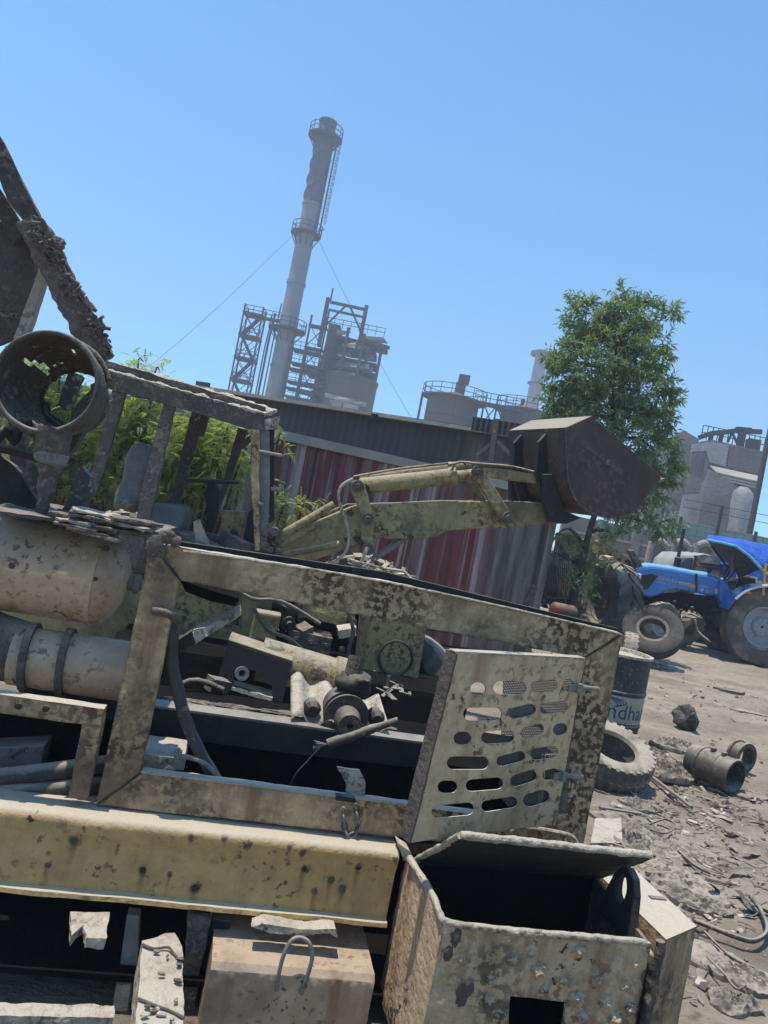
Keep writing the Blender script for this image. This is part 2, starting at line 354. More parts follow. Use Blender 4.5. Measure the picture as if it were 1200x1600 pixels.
# ------------------------------------------------------------------ main chimney
def main_chimney():
    top, low = FA.q(510, 190), FA.q(430, 625)
    x, y0 = (top.x + low.x) / 2, 0.0
    t = thing('chimney', 'tall grey steel chimney with spiral dark upper part and railed platforms', 'chimney', (x, 110, 0))
    zt = top.z; zr = lambda px, py: FA.q(px, py).z
    z1 = zr(484, 320)                                     # where the dark spiral part begins
    R = 1.24
    MB().lathe((0, 0, 0), Z3, [(0, R * 1.08), (z1 * .5, R * 1.03), (z1, R)], 28).build('shaft', M_chim, t, smooth=40)
    sp = MB(); n = 48
    def f(u, v):
        a = 2 * math.pi * u; z = z1 + (zt - 2.6 - z1) * v
        k = (a * 3 - v * 2 * math.pi * 4.3 ) % (2 * math.pi)
        d = min(k, 2 * math.pi - k); r = R * 1.02 + .27 * math.exp(-(d / .3) ** 2)
        return (r * math.cos(a), r * math.sin(a), z)
    sp.grid(f, n, 70).build('spiral_section', M_chimdark, t, smooth=50)
    MB().lathe((0, 0, zt - 2.8), Z3, [(0, R), (.2, R * 1.18), (.5, R), (2.6, R), (2.7, R * 1.08), (2.9, R * 1.05), (2.9, R * .8), (2, R * .7)], 28).build('top_cap', M_chimdark, t, smooth=40)
    for py, px in ((320, 485), (443, 461), (573, 435)):
        MB().lathe((0, 0, zr(px, py)), Z3, [(-.18, R), (-.18, R + .16), (.18, R + .16), (.18, R)], 28).build('band', M_chim, t)
    for px, py, r in ((508, 214, 2.45), (482, 366, 2.2), (450, 515, 2.7)):
        z = zr(px, py); pl = MB().lathe((0, 0, z), Z3, [(0, R), (0, r), (-.22, r), (-.22, R)], 24).build('platform', M_lat, t)
        rl = MB(); rail(rl, ring((0, 0, z), r - .05, 14), 1.3, .08); rl.build('railing', M_lat, pl)
        br = MB()
        for k in range(10):
            a = 2 * math.pi * k / 10; br.bar((r * .96 * math.cos(a), r * .96 * math.sin(a), z - .2), (R * math.cos(a), R * math.sin(a), z - 1.9), .12)
        br.build('bracket', M_lat, pl)
    zl, zh = zr(482, 366), zr(508, 216)
    ld = MB(); lx = R + .75
    for s in (-.3, .3): ld.bar((lx * .95, -.5 + s, zl), (lx * .95, -.5 + s, zh), .13)
    ld.bar((R + .15, -.5, zl), (R + .15, -.5, zh), .2)
    for i in range(34): z = zl + (zh - zl) * i / 34; ld.bar((lx * .95, -.8, z), (lx * .95, -.2, z), .06)
    ld.build('ladder', M_lat, t)
    cg = MB()
    for i in range(1, 15):
        z = zl + (zh - zl) * i / 15; pts = [(lx + .55 * math.sin(a), -.5 - .55 * math.cos(a), z) for a in [math.pi * k / 8 for k in range(9)]]
        cg.tube(pts, .035, 5)
    for a in (.6, 1.57, 2.5): cg.bar((lx + .55 * math.sin(a), -.5 - .55 * math.cos(a), zl + 2), (lx + .55 * math.sin(a), -.5 - .55 * math.cos(a), zh), .05)
    cg.build('ladder_cage', M_lat, t)
    for px, py, w in ((412, 575, .16), (405, 590, .1), (422, 560, .1)):                      # pipes rising beside the shaft
        p = FA.q(px, py); MB().tube([(p.x - x, -.3, 0), (p.x - x, -.3, p.z + 4), (p.x - x + .1, 0, p.z + 8)], w, 8).build('riser_pipe', M_lat, t)
    zg = zr(480, 362)
    for ex, ey, side, nm in ((205, 575, -1, 0), (662, 655, 1, 1)):
        e = FA.q(ex, ey, -10 if side < 0 else 0); d = Vector((e.x - x, e.y, e.z)); a = Vector((side * R, 0, zg)); d2 = a + (d - a) * (zg / (zg - d.z))
        pts = [a.lerp(d2, i / 24) - Z3 * (2.2 * math.sin(math.pi * i / 24)) for i in range(25)]; pts[-1].z = 0
        MB().tube(pts, .026, 5).build('guy_wire', M_lat, t)
main_chimney()

# ------------------------------------------------------------------ stair tower with walkway to the chimney
def tower(name, label, cat, x0, x1, y, depth, ztop, levels, stairs=True, mat=M_lat, w=.24, group=None):
    t = thing(name, label, cat, (x0, y, 0), 0, group); L = x1 - x0; hs = ztop / levels
    for sx in (0, L):
        for sy in (0, depth): MB().bar((sx, sy, 0), (sx, sy, ztop + 1.2), w).build('leg', mat, t)
    br = MB()
    for i in range(levels):
        z0, z1 = i * hs, (i + 1) * hs
        for sy in (0, depth): br.bar((0, sy, z0), (L, sy, z1), w * .45); br.bar((L, sy, z0), (0, sy, z1), w * .45)
        for sx in (0, L): br.bar((sx, 0, z0), (sx, depth, z1), w * .4)
    br.build('bracing', mat, t)
    for i in range(1, levels + 1):
        z = i * hs; d = MB().box((L / 2, depth / 2, z), L + .3, depth + .3, .28).build('landing', mat, t)
        r = MB(); rail(r, [(0, 0, z), (L / 2, 0, z), (L, 0, z), (L, depth, z), (0, depth, z), (0, 0, z)], 1.1, .08); r.build('railing', mat, d)
    if stairs:
        for i in range(levels):
            z0, z1 = i * hs, (i + 1) * hs; f = MB(); a, b = (.2, L - .2) if i % 2 else (L - .2, .2)
            for yy in (.35, 1.2): f.bar((a, yy, z0), (b, yy, z1), .1, .3)
            for k in range(1, 9): f.box((a + (b - a) * k / 9, .78, z0 + (z1 - z0) * k / 9), .45, .9, .1)
            f.build('stair_flight', mat, t)
    return t
a, b = FA.q(383, 490), FA.q(411, 497)
st = tower('stair_tower', 'open lattice stair tower standing left of the tall chimney', 'stair tower', a.x, b.x, 109, 2.6, a.z, 8, w=.2)
wz = a.z - .1; wk = MB(); wk.box(((b.x - a.x) + 1.3, 1.2, wz), 3.0, 1.4, .2); w_o = wk.build('walkway', M_lat, st)
r = MB(); rail(r, [(b.x - a.x, .5, wz), (b.x - a.x + 1.3, .5, wz), (b.x - a.x + 2.6, .5, wz)], 1.1, .08); r.build('railing', M_lat, w_o)

# ------------------------------------------------------------------ burnt boiler house
def boiler_house():
    F = Fr(FA.q(545, 610).x, 108, 0)
    t = thing('boiler_house', 'dark brown boiler house with ruined open steel floors under a portal frame', 'boiler house', (F.o[0], 108, 0))
    q = F.q
    def blk(name, pts, d, th, mat): return MB().poly(F.qs(pts, d), (0, th, 0)).build(name, mat, t)
    def ground(p): return Vector((p.x, p.y, 0))
    # rounded vessel casing
    l, rgt = q(501, 572, 0), q(589, 597, 0); zt = q(545, 580).z; wv = rgt.x - l.x; cx = (rgt.x + l.x) / 2
    MB().lathe((cx, wv * .5, 0), Z3, [(0, wv / 2), (zt - 1.2, wv / 2), (zt - .4, wv * .52), (zt, wv * .47), (zt + .3, .01)], 20).build('vessel_casing', M_vessel, t, smooth=30)
    z0 = zt; lx = q(512, 545).x; zt2 = q(512, 520).z
    blk('stair_block', [(517, 505), (532, 508), (512, 650), (478, 645)], 3, 5, M_cladd)
    # ruined floors: slabs, pale ledges and hanging sheets
    rnd = random.Random(5)
    for i in range(4):
        z = z0 + .4 + i * 1.4; x0, x1 = lx + .6, lx + 8.2 - rnd.random() * 1.4
        MB().box(((x0 + x1) / 2, 3.2, z), x1 - x0, 5.5, .28).rough(1.2, .12, .8, i).build('floor_slab', M_lat, t)
        for k in range(3):
            a = x0 + rnd.random() * (x1 - x0 - 2); pl = MB().poly([(a, .3, z + .2), (a + .9 + rnd.random() * 1.6, .2, z + .2 + rnd.random() * .4), (a + 1.2 + rnd.random(), .4, z + .9 + rnd.random() * .4), (a + .1, .5, z + .5 + rnd.random() * .6)], (0, .2, 0))
            pl.build('hanging_sheet', M_debris if i % 2 == 0 and k < 2 else M_cladd, t)
        if i in (0, 2): MB().box(((x0 + x1) / 2, 1.6 + rnd.random(), z + .75), (x1 - x0) * .8, .3, 1.2).rough(1, .15, .9, i).build('inner_wall', M_debris if i == 0 else M_cladd, t)
    for px_, top, bot in ((517, 505, 570), (545, 512, 575), (570, 522, 580)):
        a, b2 = q(px_, top), q(px_ - 3, bot); MB().bar(a, (a.x, a.y, z0 - .5), .42).build('column', M_lat, t)
    # portal frame on the roof
    for x_, y_, yb in ((513, 466, 520), (573, 478, 527)):
        a = q(x_, y_, 1); b2 = q(x_ - 9, yb, 1); MB().bar((a.x, 1, b2.z - 2), (a.x, 1, a.z), .95, .5).build('portal_post', M_lat, t)
    a, b2 = q(516, 472, 1), q(572, 484, 1)
    for dz, w in ((0, .38), (-1.1, .3)): MB().bar(a + Z3 * dz, b2 + Z3 * dz, w).build('portal_beam', M_lat, t)
    for p, s in ((a, 1), (b2, -1)): MB().bar(p + Vector((s * 2.2, 0, -.2)), p + Vector((0, 0, -3.4)), .24).build('portal_brace', M_lat, t)
    MB().bar(a + Z3 * .2, a + Z3 * 2.0, .2).build('mast', M_lat, t)
    rl = MB(); zr_ = q(545, 515).z; rail(rl, [(lx - 1 + i * 1.2, .2, zr_) for i in range(8)], 1.2, .08); rl.build('roof_railing', M_lat, t)
    # open bay on the right
    e0, e1 = q(577, 530), q(597, 536)
    for p, zb in ((e0, z0 - .4), (e1, z0 - .4)): MB().bar((p.x, .4, zb), (p.x, .4, p.z), .26).build('bay_post', M_lat, t); MB().bar((p.x, 4, zb), (p.x, 4, p.z), .26).build('bay_post', M_lat, t)
    MB().bar(q(560, 528), q(609, 544), .45).build('bay_beam', M_lat, t); MB().bar((e0.x, 4, e0.z), (e1.x + .4, 4, e1.z), .3).build('bay_beam', M_lat, t)
    MB().bar((e1.x, .4, e1.z), (e0.x, .4, e1.z - 3), .2).build('bay_brace', M_lat, t)
    MB().poly([(e0.x, 2, e0.z - 2.6), (e1.x - .5, 2, e1.z - 2.2), (e1.x - .8, 2.2, e1.z - .6), (e0.x + .2, 2.2, e0.z - .4)], (0, .15, 0)).build('bay_sheet', M_cladd, t)
    # hopper at the foot
    blk('hopper', [(513, 622), (536, 627), (531, 642), (523, 641)], -1.2, 1, M_debris); blk('hopper_box', [(537, 628), (560, 634), (558, 652), (534, 646)], -1.8, 1.6, M_debris)
    MB().bar(q(508, 617, -1.4), q(572, 633, -1.4), .6, .5).rough(1, .2, 1, 3).build('ledge', M_debris, t)
    # access decks on the left
    dk = [(458, 545), (455, 566), (452, 575), (449, 595), (447, 605), (445, 618)]
    for i, (x_, y_) in enumerate(dk):
        a = q(x_, y_, 1); L = 4.4 - (i == 0) * .4
        d = MB().box((a.x + L / 2, 2, a.z), L, 2.6, .26).build('access_deck', M_lat, t)
        if i != 2:
            r2 = MB(); rail(r2, [(a.x + L * k / 4, .8, a.z) for k in range(5)], 1.2, .07); r2.build('railing', M_lat, d)
    a = q(458, 545, 1)
    for dx in (0, 2.0, 4.0): MB().bar((a.x + dx, .8, 0), (a.x + dx, .8, a.z + (6.4 if dx > 3 else .3)), .22).build('deck_post', M_lat, t)
    b3 = q(485, 508, 1); MB().bar((b3.x, .6, 0), (b3.x, .6, b3.z + 1.4), .26).build('deck_post', M_lat, t)
    br = MB()
    for k in range(5): z = b3.z - k * 3.2; br.bar((b3.x, .6, z), (b3.x + 2.2, .6, z - 3), .12); br.bar((b3.x + 2.2, .6, z), (b3.x, .6, z - 3), .12); br.box((b3.x + 1.1, 1.4, z), 2.6, 1.8, .22)
    br.build('bracing', M_lat, t)
    for k in range(9):
        z = z0 - 1.5 - k * 1.2; MB().box((lx - .9 - k * .1, 2, z), 2.4 + rnd.random(), 2.2, .2).build('stair_flight', M_lat, t)
boiler_house()

# ------------------------------------------------------------------ silos
FS = Fr(0, 90, 0)
def silo(name, label, pts, extra):
    l, r_ = FS.q(*pts[0]), FS.q(*pts[1]); R = (r_.x - l.x) / 2; cx = (l.x + r_.x) / 2; zt = (l.z + r_.z) / 2
    t = thing(name, label, 'silo', (cx, 90 + R, 0), 0, 'dust grey silos behind the shed')
    MB().lathe((0, 0, 0), Z3, [(0, R), (zt * .5, R), (zt, R), (zt + .02, R + .12), (zt + .35, R + .12), (zt + 1.1, R * .3), (zt + 1.15, .01)], 28).build('drum_wall', M_vessel, t, smooth=30)
    d = MB().lathe((0, 0, zt + .4), Z3, [(0, R), (0, R + .8), (-.2, R + .8), (-.2, R)], 28).build('platform', M_lat, t)
    rl = MB(); rail(rl, ring((0, 0, zt + .4), R + .75, 18), 1.25, .07); rl.build('railing', M_lat, d)
    extra(t, R, zt); return t
def s1(t, R, zt):
    MB().lathe((.5, 0, zt + .2), Z3, [(0, .62), (2.3, .62), (2.3, .5)], 16).build('vent_pipe', M_vessel, t); MB().box((.75, 0, zt + 3.0), 1.3, 1.1, 1.0).build('vent_hood', M_vessel, t)
    MB().bar((-R - .7, -.2, 0), (-R - .7, -.2, zt + .5), .28).build('support_leg', M_lat, t)
def s2(t, R, zt):
    MB().box((-.6, -.3, zt + 1.1), .4, .4, 1.6).build('vent_pipe', M_lat, t)
silo('silo', 'squat grey silo with a vent pipe and railed roof', [(671, 614), (753, 632)], s1)
silo('silo', 'second squat silo reached by a railed bridge, half behind the tree', [(789, 637), (866, 652)], s2)
a, b = FS.q(752, 632), FS.q(795, 641); t = thing('bridge', 'railed truss bridge joining the two squat silos', 'bridge', (a.x, 88.5, 0)); L = b.x - a.x
MB().box((L / 2, .8, a.z), L + 2.5, 1.6, .3).build('deck', M_lat, t); r = MB(); rail(r, [(-1 + (L + 2) * k / 6, 0, a.z) for k in range(7)], 1.25, .07); r.build('railing', M_lat, t)
for k in range(3):
    x_ = .2 + L * k / 2.2; MB().bar((x_, .4, 0), (x_, .4, a.z), .2).build('leg', M_lat, t)
br = MB()
for k in range(3): x_ = .2 + L * k / 2.2; br.bar((x_, .4, a.z - 2.6), (x_ + L / 2.2, .4, a.z), .14); br.bar((x_ + L / 2.2, .4, a.z - 2.6), (x_, .4, a.z), .14)
br.bar((0, .4, a.z - 2.6), (L, .4, a.z - 2.6), .16); br.build('bracing', M_lat, t)
# far chimney, mostly lost in dust
F2 = Fr(0, 200, 0); a = F2.q(848, 548); t = thing('chimney', 'far pale chimney fading into the dust beside the tree', 'chimney', (a.x, 200, 0)); Rr = 1.9
MB().lathe((0, 0, 0), Z3, [(0, Rr * 1.25), (a.z * .6, Rr), (a.z, Rr * .8), (a.z, .3)], 20).build('shaft', M_chim, t, smooth=40)
for dz, r_ in ((-1.5, 2.9), (-9, 2.3), (-17, 2.3)): MB().lathe((0, 0, a.z + dz), Z3, [(0, 1.2), (0, r_), (.9 if dz > -2 else .4, r_), (.9 if dz > -2 else .4, 1.2)], 18).build('platform', M_lat, t)

# ------------------------------------------------------------------ grey factory building on the right
def factory():
    F = Fr(P(1100, 760, 60).x, 60, rad(-8)); q = F.q
    t = thing('factory_building', 'big ash grey patched factory building behind the green fence', 'factory', (F.o[0], 60, 0), rad(-8))
    def blk(name, pts, d, th, mat, down=False, rg=0):
        p = F.qs(pts, d)
        if down: p = [Vector((v.x, v.y, 0)) if i in down else v for i, v in enumerate(p)]
        m = MB().poly(p, (0, th, 0))
        if rg: m.rough(1.0, rg, .6, len(pts) + int(pts[0][0]))
        return m.build(name, mat, t)
    blk('gable_block', [(1036, 690), (1069, 672), (1092, 686), (1078, 850), (1010, 850)], 0, 12, M_clad, (3, 4))
    blk('main_block', [(1084, 692), (1112, 687), (1192, 705), (1172, 850), (1066, 850)], -.6, 10, M_clad, (3, 4))
    blk('pale_panel', [(1081, 694), (1113, 690), (1139, 696), (1134, 729), (1108, 722), (1104, 704), (1079, 706)], -.72, .1, M_cladp)
    blk('dark_panel', [(1140, 696), (1191, 706), (1187, 742), (1136, 729)], -.74, .12, M_cladd)
    for i in range(3):
        o = i * 6; p = [q(1108 + o * 1.2, 727 + o * .95, -.8), q(1184 - i * 2, 743 + o * .75, -.8)]; zz = .55
        MB().poly([p[0], p[1], p[1] + Vector((0, -1.0, -zz)), p[0] + Vector((.4, -1.0, -zz))], (0, .05, -.1)).build('sloped_roof', M_debris, t)
    blk('side_wall', [(1106, 716), (1109, 716), (1103, 752), (1101, 752)], -1.4, .8, M_cladd)
    blk('lower_block', [(1108, 733), (1148, 757), (1165, 776), (1150, 850), (1086, 850), (1097, 775)], -1.8, 1.2, M_clad, (3, 4))
    blk('dark_panel', [(1127, 774), (1164, 778), (1158, 830), (1092, 826), (1098, 790)], -1.95, .12, M_cladd)
    blk('pale_panel', [(1068, 773), (1098, 771), (1091, 828), (1058, 826)], -1.0, .3, M_cladp)
    blk('pale_panel', [(1040, 800), (1066, 798), (1058, 850), (1026, 850)], -.5, .3, M_cladp)
    a, b2, c, d = q(1150, 757, -2.6), q(1188, 760, -2.6), q(1183, 830, -2.6), q(1158, 826, -2.6)
    cx, Rr = (a.x + b2.x) / 2, (b2.x - a.x) / 2
    MB().lathe((cx, -2.6 + Rr, 0), Z3, [(0, Rr * .8), (a.z * .7, Rr * .85), (a.z - 1.2, Rr), (a.z - .4, Rr * .85), (a.z, Rr * .4), (a.z + .02, .02)], 18).build('rounded_duct', M_cladp, t, smooth=40)
    rl = MB(); p0, p1 = q(1095, 686, -.3), q(1192, 706, -.3); rail(rl, [p0.lerp(p1, k / 12) for k in range(13)], 1.1, .06); rl.build('roof_railing', M_lat, t)
    pts = [q(x_, y_, .5) for x_, y_ in ((1092, 684), (1112, 677), (1128, 676), (1150, 673), (1190, 675))]
    for p, n_ in zip(pts, pts[1:]): MB().bar(p, n_, .36).build('conveyor_beam', M_lat, t)
    for p, w_ in ((pts[1], .3), (pts[2], .3), (q(1160, 676, .5), .5)): MB().bar((p.x, .5, p.z - 3), p, w_).build('conveyor_post', M_lat, t)
    MB().bar(q(1150, 670, .5), q(1173, 672, .5), .5, .3).build('conveyor_head', M_lat, t)
    br = MB(); br.bar(q(1137, 691, .5), q(1144, 676, .5), .16); br.bar(q(1152, 693, .5), q(1144, 676, .5), .16); br.build('bracing', M_lat, t)
    MB().box(q(1176, 696, .5), .9, .9, .9).build('motor_box', M_lat, t)
factory()
a = P(1200, 688, 38); p = thing('utility_pole', 'slim dark pole standing in front of the factory building at right', 'pole', (a.x, 38, 0))
MB().lathe((0, 0, 0), Z3, [(0, .17), (a.z + 2, .11)], 12, cap=True).build('shaft', M_lat, p)

# ------------------------------------------------------------------ walls and fences across the yard
M_conc = plain('grey dusty concrete', (.26, .24, .21), (.2, .185, .165), .9, streak=(.15, .14, .125))
M_concp = plain('pale concrete rim', (.36, .32, .27), (.3, .27, .23), 1.2)
M_green = plain('faded green sheet', (.22, .36, .32), (.27, .4, .36), .5, streak=(.17, .28, .25))
def yard_walls():
    F = Fr(P(1000, 830, 30).x, 30, 0); q = F.q
    x0, x1 = q(880, 830).x, q(1200, 860).x + 16; z = q(1130, 852).z
    t = thing('boundary_wall', 'long grey dust coated wall under the green fence', 'wall', (F.o[0], 30, 0))
    MB().poly([(x0, 0, 0), (x1, 0, 0), (x1, 0, z), (x0, 0, z)], (0, .35, 0)).build('wall', M_conc, t)
    for i in range(9): x_ = x0 + i * 1.4; MB().box((x_, -.1, z / 2), .3, .3, z + .1).build('pier', M_conc, t)
    for k in (.45, .62, .8): MB().bar((x0, -.12, z * k), (x0 + 11, -.12, z * k), .1).build('rail', M_concp, t)
    f = thing('green_fence', 'pale green sheet fence in panels above the grey boundary wall', 'fence', (F.o[0], 30.2, 0))
    xa = q(1063, 826).x; h = q(1130, 826).z - z
    for i in range(9):
        xl = xa + i * 1.5; pn = MB().box((xl + .75, 0, z + h * .5), 1.44, .05, h).build('panel', M_green, f)
        gr = MB()
        for k in range(1, 4): gr.bar((xl + k * .37, -.05, z), (xl + k * .37, -.05, z + h), .035)
        for k in (.3, .66, .97): gr.bar((xl, -.05, z + h * k), (xl + 1.48, -.05, z + h * k), .04)
        gr.build('frame', M_concp, pn)
        MB().bar((xl, -.06, z - .4), (xl, -.06, z + h + (.9 if i % 2 else .15)), .1).build('post', M_lat, f)
    w = MB()
    for dz in (.55, .85): w.bar((xa, -.06, z + h + dz), (xa + 12, -.06, z + h + dz), .02)
    w.build('wire', M_lat, f)
    # precast panels with rounded frames leaning along the yard
    Fp = Fr(P(1060, 870, 24).x, 24, 0)
    for i, (xa_, xb_, yt, yb) in enumerate(((1015, 1048, 843, 905), (1049, 1083, 844, 905), (1085, 1122, 847, 905))):
        a, b2 = Fp.q(xa_, yt), Fp.q(xb_, yt + 6); W_ = b2.x - a.x; H_ = (a.z + b2.z) / 2; r_ = .28
        lab = ['precast concrete panel with rounded frame, leftmost and nearest the tree', 'precast concrete panel with rounded frame, behind the tractor exhaust', 'precast concrete panel with rounded frame, behind the tractor canopy'][i]
        p = thing('precast_panel', lab, 'concrete panel', (Fp.o[0] + a.x, 24, 0), 0, 'precast panels along the yard')
        pts = [(.08, 0, 0), (.08, 0, H_ - r_), (.12, 0, H_ - .12), (r_, 0, H_), (W_ / 2, 0, H_ + .02), (W_ - r_, 0, H_), (W_ - .12, 0, H_ - .12), (W_ - .08, 0, H_ - r_), (W_ - .08, 0, 0)]
        MB().tube(sm(pts, 3), .11, 8).build('rim', M_concp, p, smooth=50); q2 = MB().box((W_ / 2, .06, H_ / 2), W_ - .2, .08, H_).build('infill', M_conc, p)
        g = MB()
        for k in range(1, 9): g.box((W_ / 2, .0, H_ * k / 9), W_ - .3, .04, .05)
        g.build('rib', M_conc, q2)
yard_walls()
# ------------------------------------------------------------------ shed and container
M_sheet = plain('dark corrugated sheet', (.075, .073, .074), (.055, .053, .053), .9, .7, streak=(.14, .125, .11), st=.6, bump=.01)
M_wood = plain('grimy grey ribbed panel', (.13, .11, .1), (.09, .076, .07), .9, .9, streak=(.2, .175, .15), st=.52, bump=.02)
M_trim = plain('cream roof edge', (.38, .34, .27), (.28, .25, .2), 1.5, .8)
def corr(mb, p0, p1, h0, h1, z0, pitch, amp, trap=True, sub=8, dent=0):
    """corrugated wall from p0 to p1 (local s, d); top runs from h0 to h1"""
    L = (Vector(p1) - Vector(p0)).length; n = int(L / pitch * sub); a = (Vector(p1) - Vector(p0)) / L; nn = Vector((-a.y, a.x))
    def f(u, v):
        x = u * L; k = (x / pitch) % 1
        o = amp * max(-1, min(1, 1.9 * math.sin(2 * math.pi * k))) if trap else amp * math.sin(2 * math.pi * k)
        q = Vector(p0) + a * x; zt = h0 + (h1 - h0) * u
        o += dent * noise.noise(Vector((x * .8, v * 2, 3)))
        return (q.x + nn.x * o, q.y + nn.y * o, z0 + (zt - z0) * v)
    return mb.grid(f, n, 5)
def shed():
    a, b = P(332, 612, 17.5), P(822, 688, 15.2)
    yaw = math.atan2(b.y - a.y, b.x - a.x); F = Fr(a.x, a.y, yaw); L = math.hypot(b.x - a.x, b.y - a.y)
    t = thing('corrugated_shed', 'dark grey corrugated iron shed with a thin pale roof edge behind the red container', 'shed', (a.x, a.y, 0), yaw)
    za, zb = a.z, b.z; k = F.q(742, 680).x / L; km = za + (zb - za) * k
    corr(MB(), (0, 0), (L * k, 0), za, km, 0, .17, .022, False).build('wall', M_sheet, t, smooth=50)
    corr(MB(), (L * k - .12, -.07), (L + .5, -.02), km, zb, 0, .42, .035).build('side_wall', M_wood, t)
    MB().poly([(-.3, -.25, za), (L + .7, -.25, zb + .03), (L + .7, 4.5, zb + .5), (-.3, 4.5, za + .5)], (0, 0, .05)).build('roof', M_sheet, t)
    MB().bar((-.3, -.27, za + .02), (L + .3, -.27, zb + .02), .05, .07).build('roof_edge', M_trim, t)
    MB().box((-.35, .1, za - .05), .36, .05, .5).build('loose_sheet', M_sheet, t); MB().box((-.02, .05, za * .5), .1, .1, za).build('corner_post', M_sheet, t)
    p = F.q(592, 656); MB().lathe((p.x, -.3, p.z - .05), Z3, [(0, .07), (.12, .08), (.14, .02)], 10).build('roof_bolt', M_dark, t)
    h = F.q(757, 672, -.8); g = MB(); bp = F.q(768, 722, -.8)
    tp = F.q(776, 655, -.8); g.bar(bp, tp, .13, .1); g.bar(F.q(745, 712, -.8), F.q(772, 690, -.8), .07); g.bar(F.q(800, 712, -.8), F.q(775, 688, -.8), .11, .07); g.bar(F.q(740, 722, -.8), F.q(812, 728, -.8), .08); g.build('braced_post', M_burnt, t)
    e = F.q(735, 676, -.5); e2 = F.q(822, 690, -.5)
    corr(MB(), (e.x, -.5), (e2.x, -.5), e.z + .32, e2.z + .32, e.z + .05, .11, .02, False).build('awning_strip', M_sheet, t, solid=.01)
    # window-like vent
    p0, p1 = F.qs([(770, 723), (795, 745)], -.12); MB().box(((p0.x + p1.x) / 2, -.12, (p0.z + p1.z) / 2), p1.x - p0.x, .06, p0.z - p1.z).build('vent', M_dark, t)
shed()
def container():
    a, b = P(432, 677, 9.95), P(648, 725, 10.6)
    yaw = math.atan2(b.y - a.y, b.x - a.x); F = Fr(b.x, b.y, yaw); s1 = F.q(856, 842).x; s0 = s1 - 12.19
    t = thing('shipping_container', 'faded red shipping container, its right end caked grey with dust', 'container', (b.x, b.y, 0), yaw)
    m = NT('faded container red'); c = m.mix(m.step(m.noise(1.3, 7), .35, .65), (.175, .045, .04), (.125, .036, .033))
    x = m.axis(0); st = m.noise(1, 6, .65, m.map((4.2, .2, .16)))
    c = m.mix(m.math('MULTIPLY', m.step(st, .5, .6), .85), c, (.19, .155, .14))
    c = m.mix(m.math('MULTIPLY', m.step(m.noise(1, 6, .6, m.map((2.2, .2, .5), loc=(4, 0, 2))), .6, .66), .85), c, (.07, .06, .058))
    c = m.mix(m.math('MULTIPLY', m.step(m.noise(1, 7, .65, m.map((6, .2, .12), loc=(11, 0, 0))), .53, .6), .75), c, (.4, .36, .33))
    xx = m.math('ADD', x, m.math('MULTIPLY', m.math('SUBTRACT', m.noise(1, 5, .6, m.map((2, .2, .3))), .5), 1.8))
    c = m.mix(m.step(xx, s1 - 1.0, s1 - .6), c, m.mix(m.step(m.noise(1, 6, .65, m.map((7, .3, .6))), .4, .6), (.2, .165, .145), (.085, .068, .06)))
    c = m.mix(m.math('MULTIPLY', m.step(m.noise(16, 5, .7), .6, .66), .6), c, (.06, .045, .04))
    m.bump(m.noise(20, 6, .6), .01); MR = m.done(c, .8)
    H = (a.z + b.z) / 2 + .03; D = 2.3
    corr(MB(), (s0, .04), (s1, .04), H - .05, H - .05, .15, .31, .026, dent=.03).build('side_panel', MR, t)
    corr(MB(), (s0, D - .04), (s1, D - .04), H - .05, H - .05, .15, .31, .026).build('side_panel', MR, t)
    corr(MB(), (s1 - .03, .05), (s1 - .03, D - .05), H - .05, H - .05, .15, .27, .024).build('end_panel', MR, t); corr(MB(), (s0 + .03, .05), (s0 + .03, D - .05), H - .05, H - .05, .15, .27, .024).build('end_panel', MR, t)
    corr(MB(), (0, 0), (.1, 0), 1, 1, 0, .3, .01)
    MB().box(((s0 + s1) / 2, D / 2, H - .03), s1 - s0 - .02, D - .04, .04).build('roof', M_wood, t)
    for d in (-.03, D - .06): MB().bar((s0, d + .04, H - .04), (s1, d + .04, H - .04), .09, .12).build('top_rail', M_trim if d < 0 else MR, t); MB().bar((s0, d + .04, .1), (s1, d + .04, .1), .09, .16).build('bottom_rail', MR, t)
    for s in (s0, s1):
        for d in (0, D): MB().bar((s, d, 0), (s, d, H), .12).build('corner_post', MR, t)
container()

# ------------------------------------------------------------------ leaves
def leafmat(name, c1, c2, c3, tr=.35):
    t = NT(name); c = t.mix(t.step(t.noise(3.2, 3), .35, .65), c1, c2); c = t.mix(t.step(t.noise(30, 2), .55, .75), c, c3)
    t.done(c, .45, 0, .35); tl = t.n('ShaderNodeBsdfTranslucent'); mx = t.n('ShaderNodeMixShader'); mx.inputs[0].default_value = tr
    sc = t.n('ShaderNodeMix'); sc.data_type = 'RGBA'; sc.blend_type = 'MULTIPLY'; sc.inputs[0].default_value = 1; t.l(c, sc.inputs[6]); sc.inputs[7].default_value = (1.5, 1.6, .7, 1)
    t.l(sc.outputs[2], tl.inputs[0]); t.l(t.b.outputs[0], mx.inputs[1]); t.l(tl.outputs[0], mx.inputs[2])
    t.l(mx.outputs[0], t.t.nodes['Material Output'].inputs[0]); return t.m
M_leaf = leafmat('dusty willow like leaf', (.22, .285, .125), (.115, .165, .075), (.36, .4, .23))
M_frond = leafmat('fresh feathery leaf', (.4, .43, .17), (.2, .25, .085), (.55, .56, .3), .42)
M_bark = metal('dark bark', (.085, .065, .05), (.06, .047, .038), chip=(.13, .105, .085), chip_t=.57, rough=.95, bump=.02, dust_a=.3, sc=1.5)
